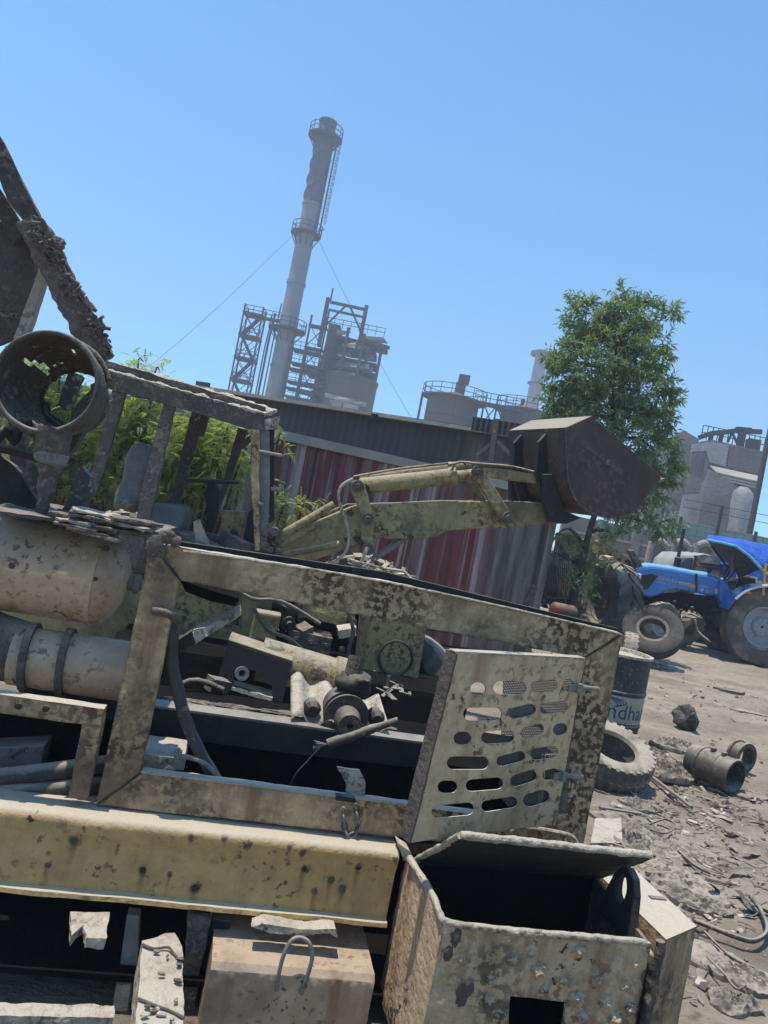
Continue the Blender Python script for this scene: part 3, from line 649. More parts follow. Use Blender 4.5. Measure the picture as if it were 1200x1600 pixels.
class Leaves:
    def __init__(s): s.v = []; s.f = []
    def leaf(s, p, d, n, L, w):
        d = d.normalized(); sd = d.cross(n)
        if sd.length < 1e-3: sd = d.cross(X3)
        sd.normalize(); up = sd.cross(d); i = len(s.v)
        s.v += [p, p + d * L * .42 + sd * w + up * w * .5, p + d * L - up * L * .08, p + d * L * .42 - sd * w + up * w * .5, p + d * L * .45]
        s.f += [(i, i + 1, i + 4), (i + 1, i + 2, i + 4), (i + 2, i + 3, i + 4), (i + 3, i, i + 4)]
    def build(s, name, mat, parent):
        me = bpy.data.meshes.new(name); me.from_pydata([tuple(v) for v in s.v], [], s.f); return link(name, me, mat, parent)
def rv(r): return Vector((r.gauss(0, 1), r.gauss(0, 1), r.gauss(0, 1))).normalized()
def make_tree():
    Y = 14.2; base = P(893, 985, Y); base.z = 0; r = random.Random(11)
    t = thing('tree', 'leafy tree with narrow dusty leaves standing behind the raised bucket', 'tree', base)
    q = lambda x, y, dy=0: P(x, y, Y + dy) - base
    path = sm([Vector((0, 0, -.1)), q(900, 935), q(909, 880), q(921, 830), q(938, 775), q(948, 715), q(955, 640), q(962, 560), q(972, 480)], 4)
    n = len(path); MB().tube(path, [.12 - .112 * (i / (n - 1)) ** .6 for i in range(n)], 10).rough(.12, .012, 9, 3).build('trunk', M_bark, t, smooth=60)
    lumps = [(945, 560, 78, 62, .9), (900, 590, 55, 62, .8), (890, 640, 42, 45, .7), (975, 505, 42, 42, .6), (972, 468, 17, 24, .35), (925, 500, 42, 34, .6), (1005, 545, 46, 46, .7), (1045, 492, 15, 14, .25), (1000, 610, 55, 58, .9),
             (930, 650, 60, 48, .9), (985, 690, 50, 56, .8), (1030, 640, 24, 46, .5), (1025, 705, 30, 34, .5), (1038, 735, 24, 26, .4), (1012, 762, 42, 32, .6), (1028, 824, 34, 15, .4), (990, 800, 34, 22, .5), (955, 835, 16, 12, .3),
             (903, 850, 14, 10, .3), (870, 834, 22, 9, .3), (918, 905, 8, 16, .3), (893, 905, 10, 14, .25), (928, 868, 8, 10, .25), (812, 765, 12, 12, .3), (905, 470, 12, 12, .2), (1020, 480, 10, 16, .2), (870, 560, 16, 24, .3)]
    for k, (x, y, rx, ry, dd) in enumerate(lumps):
        if k in (22, 23): continue
        c = q(x, y, (r.random() - .5) * dd); s = min(path[4:], key=lambda p: (p - c).length + max(0, p.z - c.z) * 1.5)
        MB().tube(sm([s, s.lerp(c, .5) + rv(r) * .12 + Vector((0, 0, .1)), c], 4), [.05 - .042 * i / 8 for i in range(9)], 6).build('branch', M_bark, t)
    L = Leaves(); tot = 0
    for x, y, rx, ry, dd in lumps:
        N = int(rx * ry * .125) + 6
        for _ in range(N):
            while True:
                d = Vector((r.uniform(-1, 1), r.uniform(-1, 1), r.uniform(-1, 1)))
                if d.length < 1: break
            d = d.normalized() * d.length ** .6
            if noise.noise(Vector((x + d.x * rx, y + d.y * ry, d.z * 40)) * .05) < -.04: continue
            c = q(x + d.x * rx * .9, y + d.y * ry * .95, 0); c.y += d.z * (rx + ry) * .5 * Y / FPX + (dd - .5) * .2
            ax = (Vector((d.x, d.z, -d.y * .6)) + rv(r) * .6 + Vector((0, 0, .15))).normalized(); Ls = r.uniform(.16, .34)
            m = r.randint(9, 14)
            for i in range(m):
                p = c + ax * Ls * (i / m - .3); o = (rv(r) + ax * .9 + Vector((0, 0, -.45))).normalized()
                L.leaf(p, o, rv(r) + Z3, r.uniform(.1, .17), r.uniform(.013, .021))
    L.build('crown', M_leaf, t)
make_tree()
def frond(L, p, d, r, len_=.26):
    d = d.normalized(); n = 11; up = Z3 if abs(d.z) < .85 else X3; sd = d.cross(up).normalized(); nn = sd.cross(d)
    for i in range(1, n + 1):
        q = p + d * len_ * i / n - Z3 * len_ * .35 * (i / n) ** 2; w = .055 * math.sin(math.pi * (.18 + .72 * i / n)) * len_ / .26
        for s in (-1, 1): L.leaf(q, sd * s + d * .35 - Z3 * .12, nn, w * r.uniform(.85, 1.15), w * .2)
def shrub(label, lumps, Y, seed, group='feathery shrubs in front of the container'):
    r = random.Random(seed); x0 = sum(l[0] for l in lumps) / len(lumps); base = P(x0, 850, Y); base.z = 0
    t = thing('shrub', label, 'shrub', base, 0, group); L = Leaves(); k = 0
    for x, y, rx, ry, dd in lumps:
        c0 = P(x, y, Y) - base
        MB().tube(sm([Vector((r.uniform(-.2, .2), r.uniform(-.2, .2), 0)), c0 * .5 + rv(r) * .15, c0, c0 + Vector((.05, 0, ry * Y / FPX * .9))], 4), [.022 - .0013 * i for i in range(13)], 6).build('stem', M_bark, t)
        for _ in range(int(rx * ry * .038) + 3):
            d = Vector((r.uniform(-1, 1), r.uniform(-1, 1), r.uniform(-1, 1)))
            if d.length > 1: d.normalize()
            c = P(x + d.x * rx, y + d.y * ry, Y) - base; c.y += d.z * dd; c += rv(r) * .06
            o = (Vector((d.x, d.z * .7, -d.y * .4)) + rv(r) * .8 + Vector((0, 0, .25)))
            for j in range(8): frond(L, c + rv(r) * .13, o + rv(r) * 1.3, r, r.uniform(.1, .22))
    L.build('foliage', M_frond, t); return t
shrub('feathery green shrub seen through the burnt ring', [(60, 600, 34, 34, .4), (95, 575, 24, 24, .3), (110, 640, 22, 30, .3), (40, 700, 40, 40, .4), (55, 655, 30, 30, .3), (85, 745, 30, 30, .3)], 8.7, 3)
shrub('tall feathery green shrub behind the grey seat of the loader cab', [(190, 640, 42, 34, .4), (215, 578, 9, 16, .15), (241, 588, 8, 11, .1), (170, 690, 36, 46, .4), (230, 650, 36, 36, .4), (205, 715, 46, 44, .4), (160, 750, 30, 40, .4), (245, 705, 30, 44, .4), (235, 765, 40, 30, .3)], 8.9, 4)
shrub('feathery green shrub behind the burnt steering wheel', [(300, 690, 32, 44, .4), (330, 705, 40, 50, .4), (290, 745, 30, 34, .3), (352, 680, 20, 24, .3), (300, 780, 34, 26, .3), (345, 740, 24, 30, .3), (378, 715, 14, 18, .2)], 8.8, 5)
shrub('low sprig of green leaves beside the cab corner post', [(440, 798, 12, 10, .15), (472, 795, 18, 8, .12), (434, 690, 5, 8, .1), (432, 775, 6, 12, .1), (450, 815, 12, 6, .1)], 8.2, 6)

# ------------------------------------------------------------------ tyres
def tyre(mb, R, ri, w, lug=0, depth=.035, n=48, ag=False, sag=.92):
    """tyre round the local Y axis"""
    hw = w / 2; b = R * .05
    prof = [(-hw * .62, ri), (-hw * .86, ri + (R - ri) * .14), (-hw, ri + (R - ri) * .5), (-hw * .96, R - b * 1.6), (-hw * .82, R - b * .35), (-hw * .45, R), (0, R + b * .05), (hw * .45, R), (hw * .82, R - b * .35), (hw * .96, R - b * 1.6), (hw, ri + (R - ri) * .5), (hw * .86, ri + (R - ri) * .14), (hw * .62, ri), (hw * .3, ri + .012), (-hw * .3, ri + .012), (-hw * .62, ri)]
    mb.lathe((0, 0, 0), Y3, prof, n)
    for k in range(lug):
        for s in (-1, 1):
            a = 2 * math.pi * (k + (.5 if s > 0 else 0)) / lug; pts = []
            sw = .33 * 2 * math.pi / lug; sk = (.9 if ag else .25) * 2 * math.pi / lug
            lo = .02 * w if ag else .12 * w
            for (y, da, rr) in ((lo, 0, R - .01), (lo, sw * 1.6, R - .01), (hw * .97, sk + sw * 1.6, R - b * 1.5), (hw * .97, sk, R - b * 1.5)):
                pts.append(Vector((rr * math.sin(a + da), s * y, rr * math.cos(a + da))))
            c = sum(pts, Vector()) / 4; nn = Vector((c.x, 0, c.z)).normalized()
            mb.poly([p - nn * .02 for p in pts], nn * (depth + .02))
            if ag:
                q = [pts[3], pts[2]]; e = [Vector((p.x, 0, p.z)).normalized() * (R - b * 4.2) + Vector((0, s * hw * 1.0, 0)) for p in q]
                mb.poly([q[0] + nn * depth * .9, q[1] + nn * depth * .9, e[1], e[0]], Vector((0, -s * .03, 0)))
    return mb
def rim(mb, R, w, dish=.08, holes=0, n=32):
    hw = w * .36
    mb.lathe((0, 0, 0), Y3, [(-hw, R), (-hw, R * .93), (-hw + .03, R * .9), (-hw + dish, R * .82), (-hw + dish, R * .5), (-hw + dish * .5, R * .42), (-hw + dish * .5, .03), (hw - .02, .03), (hw, R * .9), (hw, R)], n)
    for k in range(8):
        a = 2 * math.pi * k / 8; mb.lathe((R * .33 * math.cos(a), -hw + dish * .5 - .02, R * .33 * math.sin(a)), Y3, [(0, .018), (.03, .02)], 6, cap=True)
    return mb

# ------------------------------------------------------------------ old wheel loader behind the frame
def wheel_loader():
    F = Fr(0, 6.6, rad(7)); q, qs = F.q, F.qs
    t = thing('wheel_loader', 'scrapped yellow wheel loader with burnt open cab and raised brown bucket', 'wheel loader', (0, 6.6, 0), F.yaw)
    def plate(name, pts, d, th, mat, par=None, bv=.01, rg=None):
        m = MB().poly(qs(pts, d), (0, th, 0))
        if rg: m.rough(rg[0], rg[1], rg[2], int(pts[0][0]) % 17)
        return m.build(name, mat, par or t, bevel=0 if rg else bv)
    # boom arms
    arm = [(425, 858), (450, 843), (500, 812), (540, 795), (556, 789), (640, 787), (720, 783), (800, 783), (878, 788), (886, 800), (881, 818), (800, 824), (700, 829), (684, 838), (660, 841), (640, 838), (590, 842), (545, 857), (500, 872), (455, 885), (425, 885)]
    plate('boom_arm', arm, .38, .11, M_yel2, bv=.012)
    far = MB().poly(qs(arm, .38), (0, .11, 0)); bmesh.ops.translate(far.bm, verts=far.bm.verts[:], vec=(0, .95, 0)); far.build('boom_arm', M_yel, t, bevel=.012)
    MB().poly([q(800, 783, .49), q(882, 788, .49), q(882, 788, .49) + Vector((0, .84, 0)), q(800, 783, .49) + Vector((0, .84, 0))], (0, 0, -.08)).rough(.06, .008, 9, 1).build('boom_crossplate', M_pale, t)
    bs = MB().poly(qs([(587, 842), (612, 832), (650, 826), (690, 828), (668, 842), (640, 842)], .365), (0, .02, 0)).build('boom_boss', M_yel2, t, bevel=.004)
    def pin(x, y, d, r=.055, par=None):
        c = q(x, y, d); MB().lathe((c.x, d - .035, c.z), Y3, [(-.012, .004), (-.012, r * .45), (0, r * .5), (0, r), (.05, r), (.06, r * .8)], 18).build('pin', M_burnt, par or t, smooth=40)
    la = plate('bellcrank', [(549, 753), (557, 750), (569, 754), (582, 800), (584, 850), (579, 861), (571, 864), (564, 858), (565, 805), (549, 768)], .30, .06, M_yel2, bv=.008)
    for x, y in ((559, 760), (574, 811), (574, 858)): pin(x, y, .30, par=la)
    lb = plate('tilt_lever', [(738, 736), (741, 730), (748, 728), (755, 733), (800, 803), (801, 812), (794, 818), (785, 815), (781, 808), (738, 742)], .28, .06, M_yel2, bv=.008)
    for x, y in ((746, 737), (793, 809)): pin(x, y, .28, par=lb)
    l2 = plate('tilt_lever', [(726, 742), (738, 740), (760, 780), (756, 790), (742, 785), (738, 765)], 1.25, .07, M_yel2)
    tb = plate('tilt_link', [(750, 731), (780, 732), (866, 745), (870, 752), (866, 758), (790, 750), (752, 744)], .36, .07, M_yel2, bv=.006)
    # tilt cylinders
    a, b = q(560, 760, .45), q(740, 741, .45); m = (b - a)
    cyl = MB().lathe(a, m, [(0, .055), (.02, .075), (m.length * .78, .078), (m.length * .8, .09), (m.length * .84, .09), (m.length * .845, .05), (m.length, .05)], 18, cap=True).build('tilt_cylinder', M_yel2, t, smooth=40)
    a, b = q(562, 750, 1.1), q(735, 728, 1.1); m = b - a
    MB().lathe(a, m, [(0, .06), (m.length * .8, .07), (m.length, .05)], 14, cap=True).build('tilt_cylinder', M_yel2, t, smooth=40)
    for pts, r_ in (([(700, 727), (720, 722), (745, 724), (800, 729), (848, 741)], .012), ([(552, 745), (620, 733), (700, 724)], .013), ([(706, 735), (712, 724), (724, 722), (730, 732)], .012)):
        MB().tube(sm(qs(pts, .36)), r_, 6).build('hydraulic_pipe', M_yel, t, smooth=60)
    MB().tube(sm(qs([(552, 748), (536, 757), (529, 772), (533, 795), (542, 820), (545, 845), (538, 865), (520, 880)], .26), 5), .014, 8).build('hose', M_pale, t, smooth=60)
    # lift cylinder
    a, b = q(640, 836, .45), q(540, 902, .45); m = b - a
    MB().lathe(a, m, [(0, .03), (m.length * .9, .03)], 12, cap=True).build('lift_rod', M_steel, t, smooth=40)
    for x0, y0, x1, y1, r_ in ((428, 842, 522, 788, .035), (426, 858, 500, 818, .03), (440, 868, 530, 850, .03)): MB().tube([q(x0, y0, .2), q(x1, y1, .25)], r_, 10).build('pipe', M_yel, t, smooth=40)
    # bucket
    B0 = 0.0; prof = [(924, 650), (884, 668), (885, 715), (888, 752), (898, 778), (914, 796), (940, 807), (960, 809), (986, 802), (1006, 782), (1033, 748), (1030, 740)]
    bw = .97; bk = thing('bucket', None, None); bk.parent = t; n0 = q(924, 650, .05); bk.location = (n0.x, n0.y, 0); bk.rotation_euler = (0, 0, rad(15)); wn = (0 + n0.x * F.c - n0.y * F.n, 6.6 + n0.x * F.n + n0.y * F.c); FB = Fr(wn[0], wn[1], F.yaw + rad(15)); qs = FB.qs; q = FB.q
    side = qs(prof, B0)
    MB().poly(side, (0, .03, 0)).build('side_plate', M_bucket, bk, bevel=.006); s2_ = MB().poly(side, (0, .03, 0)); bmesh.ops.translate(s2_.bm, verts=s2_.bm.verts[:], vec=(0, bw - .03, 0)); s2_.build('side_plate', M_bucket, bk, bevel=.006)
    cx = sum((p.x for p in side)) / len(side); cz = sum(p.z for p in side) / len(side); sh = MB(); pr = side[:11]
    sp_ = [pr[0], pr[1]] + sm(pr[1:], 3)[1:]
    inn = [p + (Vector((cx, 0, cz)) - Vector((p.x, 0, p.z))).normalized() * .022 + Vector((0, B0 - p.y, 0)) for p in sp_]
    for i in range(len(sp_) - 1): sh.poly([Vector((sp_[i].x, B0 + .03, sp_[i].z)), Vector((sp_[i + 1].x, B0 + .03, sp_[i + 1].z)), Vector((inn[i + 1].x, B0 + .03, inn[i + 1].z)), Vector((inn[i].x, B0 + .03, inn[i].z))], (0, bw - .06, 0))
    bmesh.ops.remove_doubles(sh.bm, verts=sh.bm.verts[:], dist=.001); sh.build('shell', M_bucket, bk, smooth=35)
    for dd in (.3, .72):
        rp = [(886, 674), (872, 690), (868, 740), (880, 790), (905, 812), (908, 806), (890, 775), (888, 700)]
        rr = MB().poly(qs(rp, B0), (0, .05, 0)); bmesh.ops.translate(rr.bm, verts=rr.bm.verts[:], vec=(0, dd, 0)); rr.build('rib', M_dark, bk, bevel=.005)
    hg = [(872, 742), (884, 742), (902, 800), (930, 812), (905, 822), (880, 818), (872, 785)]
    for dd in (.2, .8):
        rr = MB().poly(qs(hg, B0), (0, .06, 0)); bmesh.ops.translate(rr.bm, verts=rr.bm.verts[:], vec=(0, dd, 0)); rr.build('hinge_bracket', M_dark, bk, bevel=.005)
    MB().bar(q(930, 652, 0) + Vector((0, .0, .0)), q(930, 652, 0) + Vector((0, bw, 0)), .06, .03).build('top_lip', M_bucket, bk)
    ce = q(1029, 750, 0); MB().poly([ce, ce + Vector((.0, bw, 0)), ce + Vector((.07, bw, .035)), ce + Vector((.07, 0, .035))], (0, 0, -.03)).build('cutting_edge', M_steel, bk, bevel=.004)
    MB().tube(sm([q(x_, y_, -.002) for x_, y_ in prof[1:10]], 4), .009, 6).rough(.04, .003, 20, 3).build('weld_bead', M_burnt, bk, smooth=60)
    MB().poly(qs([(918, 690), (975, 735), (970, 742), (914, 699)], -.004), (0, .006, 0)).build('scrape_patch', M_burnt, bk)
    q, qs = F.q, F.qs
    # cab
    D = 1.35; cab = thing('cab', None, None); cab.parent = t
    ro = qs([(160, 577), (300, 616), (413, 647), (413, 671), (390, 671), (270, 634), (164, 606)], .1)
    MB().poly(ro, (0, .05, 0)).rough(.05, .008, 10, 2).build('roof_fascia', M_burnt, cab)
    up = MB(); A, Bq = q(160, 576, .1), q(413, 646, .1); Cq = q(437, 648, .55); Dq = Vector((A.x + .1, .55, A.z + .12))
    up.poly([A, Bq, Bq + Vector((.09, .3, .09)), Dq], (0, .02, -.03)).rough(.035, .022, 14, 4).build('roof_crust', M_pale, cab)
    ez = Bq.z; MB().poly([(A.x, .15, A.z + .08), (Bq.x, .15, ez + .06), (Bq.x, D, ez + .06), (A.x, D, A.z + .08)], (0, 0, -.05)).rough(.08, .012, 8, 6).build('roof_sheet', M_burnt, cab)
    MB().poly(qs([(413, 655), (437, 650), (433, 670), (413, 672)], .12), (.0, .1, 0)).rough(.03, .006, 12, 8).build('roof_corner', M_pale, cab)
    def post(pts, d, th=.08, mat=M_burnt, rg=.009): MB().poly(qs(pts, d), (0, th, 0)).rough(.05, rg, 12, int(pts[0][0]) % 13).build('post', mat, cab)
    post([(176, 606), (196, 612), (165, 720), (150, 770), (135, 770), (152, 700)], .12)
    post([(256, 628), (273, 632), (243, 770), (232, 815), (212, 815), (222, 760)], .12, .09, M_flake)
    post([(300, 640), (320, 646), (292, 745), (268, 826), (254, 826), (274, 745)], D, .08)
    post([(372, 668), (387, 672), (352, 772), (338, 800), (330, 790), (345, 765)], D, .08)
    post([(318, 650), (326, 652), (318, 680), (310, 682)], D - .1, .06); post([(394, 676), (402, 680), (380, 702), (373, 696)], D - .2, .06)
    post([(391, 671), (406, 671), (405, 700), (406, 860), (398, 862), (393, 760)], .1, .03, M_cream, .006)
    plate('corner_post', [(406, 672), (421, 672), (422, 760), (417, 845), (405, 850)], .13, .05, M_steel, cab, .004)
    post([(421, 672), (428, 672), (428, 812), (421, 818)], .17, .06, M_dark)
    for x0, y0, x1, y1 in ((404, 705, 440, 712), (424, 764, 440, 765), (404, 787, 412, 788)): MB().tube([q(x0, y0, .08), q(x1, y1, .08)], .016, 8).build('grab_bar', M_steel, cab)
    seat = MB().poly(qs([(175, 795), (179, 770), (190, 747), (196, 712), (204, 697), (214, 690), (226, 692), (233, 704), (230, 725), (223, 755), (217, 797)], .5), (0, .5, 0)).build('seat_back', M_seat, cab, bevel=.07, seg=4, smooth=50)
    MB().poly(qs([(222, 785), (276, 790), (288, 803), (287, 825), (270, 840), (215, 835)], .45), (0, .55, 0)).build('seat_cushion', M_seat, cab, bevel=.06, seg=4, smooth=50)
    c = q(332, 752, .75); sw = MB(); sw.tube([c + Vector((.235 * math.cos(a), .235 * math.sin(a), .035 * math.cos(a))) for a in [2 * math.pi * k / 28 for k in range(28)]], .017, 8, closed=True)
    for a in (.4, 2.5, 4.6): sw.tube([c, c + Vector((.23 * math.cos(a), .23 * math.sin(a), .03 * math.cos(a)))], .012, 6)
    sw.build('steering_wheel', M_dark, cab, smooth=50)
    MB().tube([c, c + Vector((.02, 0, -.12)), q(333, 800, .75), q(322, 850, .75)], [.04, .075, .05, .03], 10).build('steering_column', M_dark, cab, smooth=50)
    plate('dash_panel', [(346, 797), (386, 799), (374, 858), (344, 858)], .55, .05, M_yel, cab); plate('dash_panel', [(388, 800), (400, 790), (400, 860), (376, 860)], .5, .05, M_dark, cab)
    rr = random.Random(3)
    for k in range(7): x_, y_ = 225 + k * 26, 858 + k * 3; MB().box(q(x_, y_, .4 + .1 * (k % 3)), .25 + .2 * rr.random(), .5, .2 + .15 * rr.random(), Euler((.2 * rr.random(), .5 * rr.random() - .2, rr.random())).to_matrix()).rough(.06, .02, 8, k).build('floor_wreckage', [M_burnt, M_dark, M_flake][k % 3], cab)
    plate('torn_panel', [(302, 815), (312, 812), (326, 845), (330, 868), (312, 865), (305, 842)], .3, .03, M_pale, cab, rg=(.03, .01, 12))
    MB().blob(q(205, 788, .3), .1, .12, .07, 2, .15).build('air_cleaner_lid', M_flake, cab, smooth=60)
    rb = MB()
    for k in range(46): rb.blob(q(412 + rr.random() * 24, 828 + rr.random() * 36, .1 + rr.random() * .15), .02 + .03 * rr.random(), .03, .02 + .02 * rr.random(), k, .3, 1)
    o = rb.build('dirt_heap', M_flake, cab); o['kind'] = 'stuff'
    # body: frames, axle, engine lumps
    bd = MB().poly(qs([(150, 850), (395, 872), (470, 886), (470, 935), (150, 905)], .35), (0, 1.0, 0)).build('rear_frame', M_yel, t, bevel=.02)
    plate('side_frame', [(-80, 850), (225, 895), (330, 910), (430, 925), (408, 1005), (360, 1012), (345, 1040), (270, 1030), (215, 1035), (-80, 990)], .3, .06, M_yel); plate('side_frame', [(376, 918), (430, 930), (409, 1006), (378, 1000)], .22, .06, M_yel)
    c0, c1 = q(405, 1030, -.3), q(545, 1066, -.3); ax = c1 - c0
    MB().lathe(c0, ax, [(0, .18), (.1, .18), (ax.length * .8, .165), (ax.length * .82, .185), (ax.length, .185), (ax.length, .02)], 24, wob=.03).build('axle_tube', M_yel, t, smooth=40)
    plate('front_frame', [(563, 955), (668, 975), (660, 1020), (650, 1082), (600, 1078), (553, 1055)], .12, .08, M_yel, bv=.015)
    c = q(618, 1028, .1); MB().tube([c + Vector((.15 * math.cos(a), 0, .15 * math.sin(a))) for a in [2 * math.pi * k / 30 for k in range(30)]], .012, 6, closed=True).build('weld_ring', M_dark, t)
    MB().lathe(c, Y3, [(.0, .14), (-.005, .13), (-.005, .01)], 24).build('cover_disc', M_yel, t)
    MB().box((-.55, .9, .62), 1.9, .5, .3).build('belly_plate', M_grime_shade, t, bevel=.02); MB().box((-.5, .45, .17), 2.9, 1.7, .3).rough(.2, .03, 3, 2).build('belly_shade_block', M_grime_shade, t)  # low dark box added to paint the shade under the loader
    for k, (x_, y_, s_) in enumerate(((450, 960, .16), (480, 985, .2), (520, 970, .17), (548, 985, .14), (500, 1005, .18), (470, 1010, .12), (540, 1010, .15))):
        c = q(x_, y_, .75); MB().box(c, s_ * 1.8, .3, s_ * 1.6).rough(.06, .02, 9, k).build('engine_block', M_grime_shade, t)
    for k, (x_, y_) in enumerate(((515, 955), (540, 960), (536, 990))): MB().lathe(q(x_, y_, .45), (0.1, -1, .1), [(0, .07), (.1, .07), (.1, .05), (.16, .05), (.16, .02)], 16, cap=True).build('valve_body', [M_dark, M_burnt, M_dark][k], t, smooth=40)
    MB().tube([q(420, 975, .45), q(510, 928, .5)], .06, 12).build('steering_cylinder', M_yel, t, smooth=40)
    MD = -.6
    MB().holes(qs([(357, 1000), (457, 1033), (441, 1098), (338, 1068)], MD), [qs([(380, 1043), (400, 1048), (414, 1066), (425, 1072), (425, 1088), (365, 1070), (366, 1056)], MD)], (0, .02, 0)).build('mounting_plate', M_dark, t)
    MB().poly([q(357, 1000, MD), q(457, 1033, MD), q(457, 1033, MD) + Vector((0, .35, 0)), q(357, 1000, MD) + Vector((0, .35, 0))], (0, 0, -.02)).build('mounting_shelf', M_yel, t); a_, b_ = q(362, 1073, MD - .02), q(426, 1090, MD - .02); MB().poly([a_, b_, b_ + Vector((0, .22, .0)), a_ + Vector((0, .22, 0))], (0, 0, -.03)).rough(.04, .012, 9, 2).build('bracket_shelf', M_pale, t)
    MB().lathe(q(378, 1052, MD), (.2, -1, .1), [(-.1, .055), (.02, .055), (.02, .03), (-.02, .02)], 16).build('pipe_stub', M_steel, t, smooth=40)
    er = random.Random(31)
    for k in range(9):
        x_, y_ = 425 + er.random() * 130, 925 + er.random() * 75 + 10; d_ = .1 + er.random() * .3
        p0 = q(x_, y_, d_); p1 = q(x_ + er.uniform(-40, 40), y_ + er.uniform(10, 50), d_ + .1)
        MB().tube(sm([p0, p0.lerp(p1, .5) + rv(er) * .08, p1], 4), .012 + .02 * er.random(), 8).build('engine_hose', [M_dark, M_grime_shade, M_burnt][k % 3], t, smooth=60)
    for k in range(4):
        c_ = q(440 + 30 * k + er.random() * 12, 960 + 5 * k + er.random() * 30, .05 + .1 * er.random())
        if k % 2: MB().box(c_, .12 + .1 * er.random(), .12, .06 + .06 * er.random(), Euler((.2, er.random() - .5, er.random())).to_matrix()).rough(.04, .008, 14, k).build('engine_part', [M_pale, M_burnt, M_dark][k % 3], t)
        else: MB().lathe(c_, (er.random() - .5, -1, er.random() - .3), [(-.05, .05), (0, .065), (.03, .065), (.03, .03), (.07, .028)], 14, cap=True).build('engine_part', [M_dark, M_yel, M_burnt][k % 3], t, smooth=40)
    MB().poly(qs([(548, 1052), (655, 1074), (650, 1112), (545, 1092)], -.05), (0, .5, 0)).rough(.06, .012, 8, 4).build('lower_frame', M_dark, t)
    MB().poly(qs([(398, 955), (440, 962), (430, 1004), (388, 1000)], -.1), (0, .2, 0)).build('pivot_block', M_yel, t, bevel=.02)
    MB().poly(qs([(470, 938), (545, 952), (540, 978), (466, 964)], .2), (0, .3, 0)).rough(.06, .012, 8, 9).build('engine_housing', M_yel, t); MB().poly(qs([(455, 985), (520, 998), (514, 1024), (450, 1010)], .05), (0, .3, 0)).rough(.06, .01, 9, 3).build('gear_housing', M_burnt, t)
    for k in range(4): c_ = q(462 + 24 * k, 1000 + 5 * k, -.02); MB().lathe(c_, (0, -1, .1), [(0, .028), (.03, .028), (.03, .012), (.05, .012)], 8, cap=True).build('bolt', M_dark, t)
    for pts in ([(396, 950), (420, 985), (455, 1000), (500, 1040), (548, 1058)], [(540, 945), (552, 985), (545, 1020), (560, 1060)], [(350, 905), (392, 935), (440, 940), (500, 975)]): MB().tube(sm(qs(pts, -.12), 5), .017, 8).build('hydraulic_hose', M_hose, t, smooth=60)
    ca, cb = q(438, 1062, -.32), q(506, 1073, -.32); MB().poly([ca, cb, cb + Vector((0, .1, 0)), ca + Vector((0, .1, 0))], (0, 0, -.02)).rough(.04, .008, 12, 3).build('axle_ledge', M_pale, t)
    # wheels
    for sx, sy, d in ((560, 1112, 1.65), (120, 1010, 1.65)):
        c = q(sx, sy, .15); w = thing('wheel', None, None); w.parent = t; w.location = (c.x, d, .59); w.rotation_euler = (0, 0, rad(-12) if sx > 400 else 0)
        tyre(MB(), .62, .32, .42, 22, .03).build('tyre', M_rubgrey, w, smooth=30); rim(MB(), .33, .42).build('rim', M_yel, w, smooth=30)
    return t
wheel_loader()
# ------------------------------------------------------------------ the scrapped machine in front
M = Fr(0, 2.6, math.atan(.19)); q, qs = M.q, M.qs
mach = thing('scrapped_machine', 'scrapped cream and olive machine chassis with open guard frame and slotted door', 'machine', (0, 2.6, 0), M.yaw)
def plate(name, pts, d, th, mat=M_cream, par=None, bv=.004, rg=None):
    m = MB().poly(qs(pts, d), (0, th, 0))
    if rg: m.rough(rg[0], rg[1], rg[2], int(pts[0][0]) % 17)
    return m.build(name, mat, par or mach, bevel=0 if rg else bv)
def blobs(name, cs, mat, par, d=0):
    m = MB()
    for i, (x, y, r) in enumerate(cs): m.blob(q(x, y, d), r, r * .5, r, i, .35, 2)
    return m.build(name, mat, par, smooth=50)
# guard frame: four mitred members
fr = (.024, .0022, 16)
plate('frame_post', [(236, 850), (281, 908), (219, 1206), (150, 1257)], 0, .06, rg=fr)
tr = plate('frame_rail', [(238, 848), (600, 908), (972, 990), (911, 1028), (283, 907)], 0, .05, rg=fr)
plate('frame_post', [(973, 992), (908, 1339), (868, 1290), (913, 1030)], 0, .06, rg=fr)
plate('frame_rail', [(153, 1258), (221, 1207), (640, 1259), (868, 1291), (906, 1340), (632, 1309)], 0, .05, rg=fr)
plate('rail_back', [(243, 840), (600, 893), (966, 982), (960, 1000), (600, 920), (262, 870)], .085, .01, M_dark, bv=.002)
MB().poly([q(300, 885, .052), q(955, 1008, .052), q(955, 1008, .083), q(300, 885, .083)], (0, 0, -.01)).build('rail_channel', M_grime_shade, mach)
lip = MB(); lp = [q(x, y, -.002) for x, y in ((286, 861), (400, 876), (600, 909), (800, 951), (968, 990))]; lip.tube(sm(lp, 5), .0045, 6).rough(.03, .0012, 20, 2).build('rail_lip', M_pale, mach, smooth=50)
bl = MB(); bl.tube([q(220, 1206, .0), q(640, 1258, .0)], .0045, 6).build('rail_lip', M_pale, mach)
for a, b in (((240, 852), (282, 906)), ((970, 992), (914, 1027)), ((222, 1207), (154, 1256))):
    MB().tube([q(a[0] + (b[0] - a[0]) * k / 14, a[1] + (b[1] - a[1]) * k / 14, -.001) for k in range(15)], .0028, 6).rough(.012, .0022, 40, int(a[0])).build('weld_seam', M_dark, mach, smooth=60)
blobs('rust_cap', [(244, 850, .03), (262, 838, .025), (252, 862, .022), (274, 846, .02), (236, 858, .018)], M_flake, mach, .0)
